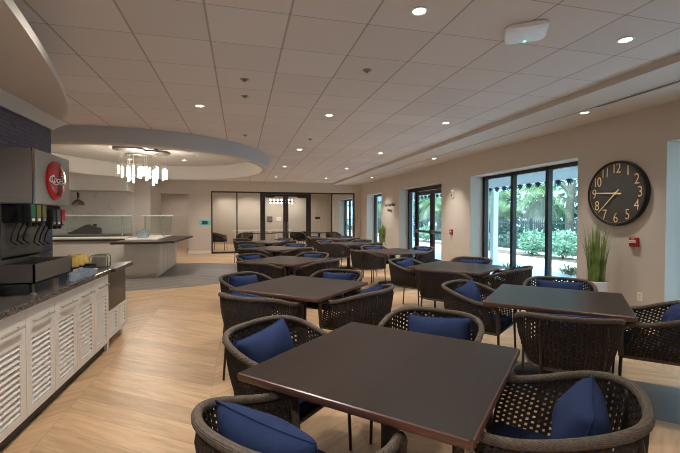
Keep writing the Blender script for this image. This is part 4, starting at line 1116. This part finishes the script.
def palm(x, y, h, lab, sd, nf=40, skirt=34):
    t = thing('palm_tree', lab, 'palm', (x, y, 0), 0, 'palms beyond the fence'); rr = random.Random(sd)
    bm = NB(); tube(bm, [(0, 0, 0), (.05, .04, h * .4), (.02, .02, h)], [.2, .15, .13], 12); obj('trunk', fixn(bm), BARK, t, True)
    bm = NB()
    for k in range(nf): frond(bm, rr, (.02, .02, h), rr.uniform(0, 2 * PI), rr.uniform(-.3, 1.25), rr.uniform(1.5, 2.2), rr.uniform(1.2, 2.4), .6)
    obj('fronds', bm, LEAF_B, t)
    bm = NB()
    for k in range(skirt): frond(bm, rr, (.02, .02, h - .1), rr.uniform(0, 2 * PI), rr.uniform(-1.0, -.2), rr.uniform(1.3, 1.9), rr.uniform(1.5, 2.6), .5)
    obj('dry_fronds', bm, LEAF_D, t)
for k, a in enumerate(((15.0, 17.2, 2.7, 'palm with a drooping dry skirt in the middle pane of the big window'), (15.0, 12.6, 2.8, 'palm tree outside the pane nearest the clock'), (15.2, 21.6, 2.7, 'palm outside behind the white porch column'), (15.2, 29.5, 2.7, 'palm outside seen through the glazed door'), (15, 42, 3, 'palm outside seen through the small window'))): palm(*a, 50 + k)
rr = random.Random(99); bm = NB()
for k in range(110):
    leaves(bm, (rr.uniform(19.0, 21), 3 + k * .5 + rr.uniform(-.4, .4), rr.uniform(.6, 6.5)), (1.0, 1.7, 1.7), 300, .42, rr)
for k in range(44):
    leaves(bm, (rr.uniform(13.05, 13.25), 5 + k * 1.0, rr.uniform(.15, .3)), (.2, .9, .4), 130, .2, rr)
o = obj('hedge_foliage', bm, LEAF_C); o['kind'] = 'stuff'; o['label'] = 'dense green foliage behind the fence and palms outside'; o['category'] = 'foliage'
tr = [(17.5, 17.8, 'bare grey tree trunk outside behind the palms'), (17.2, 12.6, 'grey tree trunk outside beyond the clock end of the big window'), (17, 31.5, 'grey tree trunk outside beyond the glazed door')]
for k, (x, y, lab) in enumerate(tr):
    t = thing('oak_tree', lab, 'tree', (x, y, 0), 0, 'trees outside'); rr = random.Random(120 + k); bm = NB()
    tube(bm, [(0, 0, 0), (.05, .1, 2), (.1, -.05, 4), (.2, .2, 6.5)], [.26, .2, .17, .1], 10)
    for j in range(6): a = rr.uniform(0, 6.28); z = rr.uniform(2, 5); tube(bm, [(.07, 0, z), (math.cos(a) * .8, math.sin(a) * .8, z + .8), (math.cos(a) * 1.0, math.sin(a) * 1.0, z + 1.2)], [.08, .06, .03], 6)
    obj('trunk', fixn(bm), BARK, t, True)
    bm = NB(); leaves(bm, (.2, .2, 6.2), (1.0, 1.0, .9), 500, .28, rr); obj('crown', bm, LEAF_C, t)

# ------------------------------------------------------------------ light, world, camera
w = bpy.data.worlds.new('World'); bpy.context.scene.world = w; w.use_nodes = True
bg = w.node_tree.nodes['Background']; bg.inputs[0].default_value = (.50, .77, 1.0, 1); bg.inputs[1].default_value = 5.4
s = bpy.data.lights.new('sun', 'SUN'); s.energy = 5.0; s.angle = math.radians(8); s.color = (1, .97, .92)
so = bpy.data.objects.new('sun', s); C.objects.link(so); so.rotation_euler = (math.radians(8), math.radians(-16), 0)
pl = bpy.data.lights.new('chandelier_glow', 'POINT'); pl.energy = 140; pl.color = (1, .90, .76); pl.shadow_soft_size = .3
po = bpy.data.objects.new('chandelier_glow', pl); C.objects.link(po); po.location = (-2.2, 10.05, 2.45)

cam = bpy.data.cameras.new('camera'); cam.sensor_width = 36; cam.lens = 393.46 * 36 / 680; cam.clip_start = .05; cam.clip_end = 200
co = bpy.data.objects.new('camera', cam); C.objects.link(co)
co.location = (0, 0, 1.481); co.rotation_euler = (PI / 2 - .0224, 0, -.2475)
sc = bpy.context.scene; sc.camera = co
sc.view_settings.view_transform = 'Standard'; sc.view_settings.look = 'None'; sc.view_settings.exposure = 0.0
sc.cycles.max_bounces = 8; sc.cycles.diffuse_bounces = 5; sc.cycles.transparent_max_bounces = 16
sc.cycles.sample_clamp_indirect = 4.0
sc.cycles.filter_width = 1.0
sc.cycles.use_fast_gi = True; sc.cycles.fast_gi_method = 'ADD'
w.light_settings.ao_factor = .062; w.light_settings.distance = 1.5
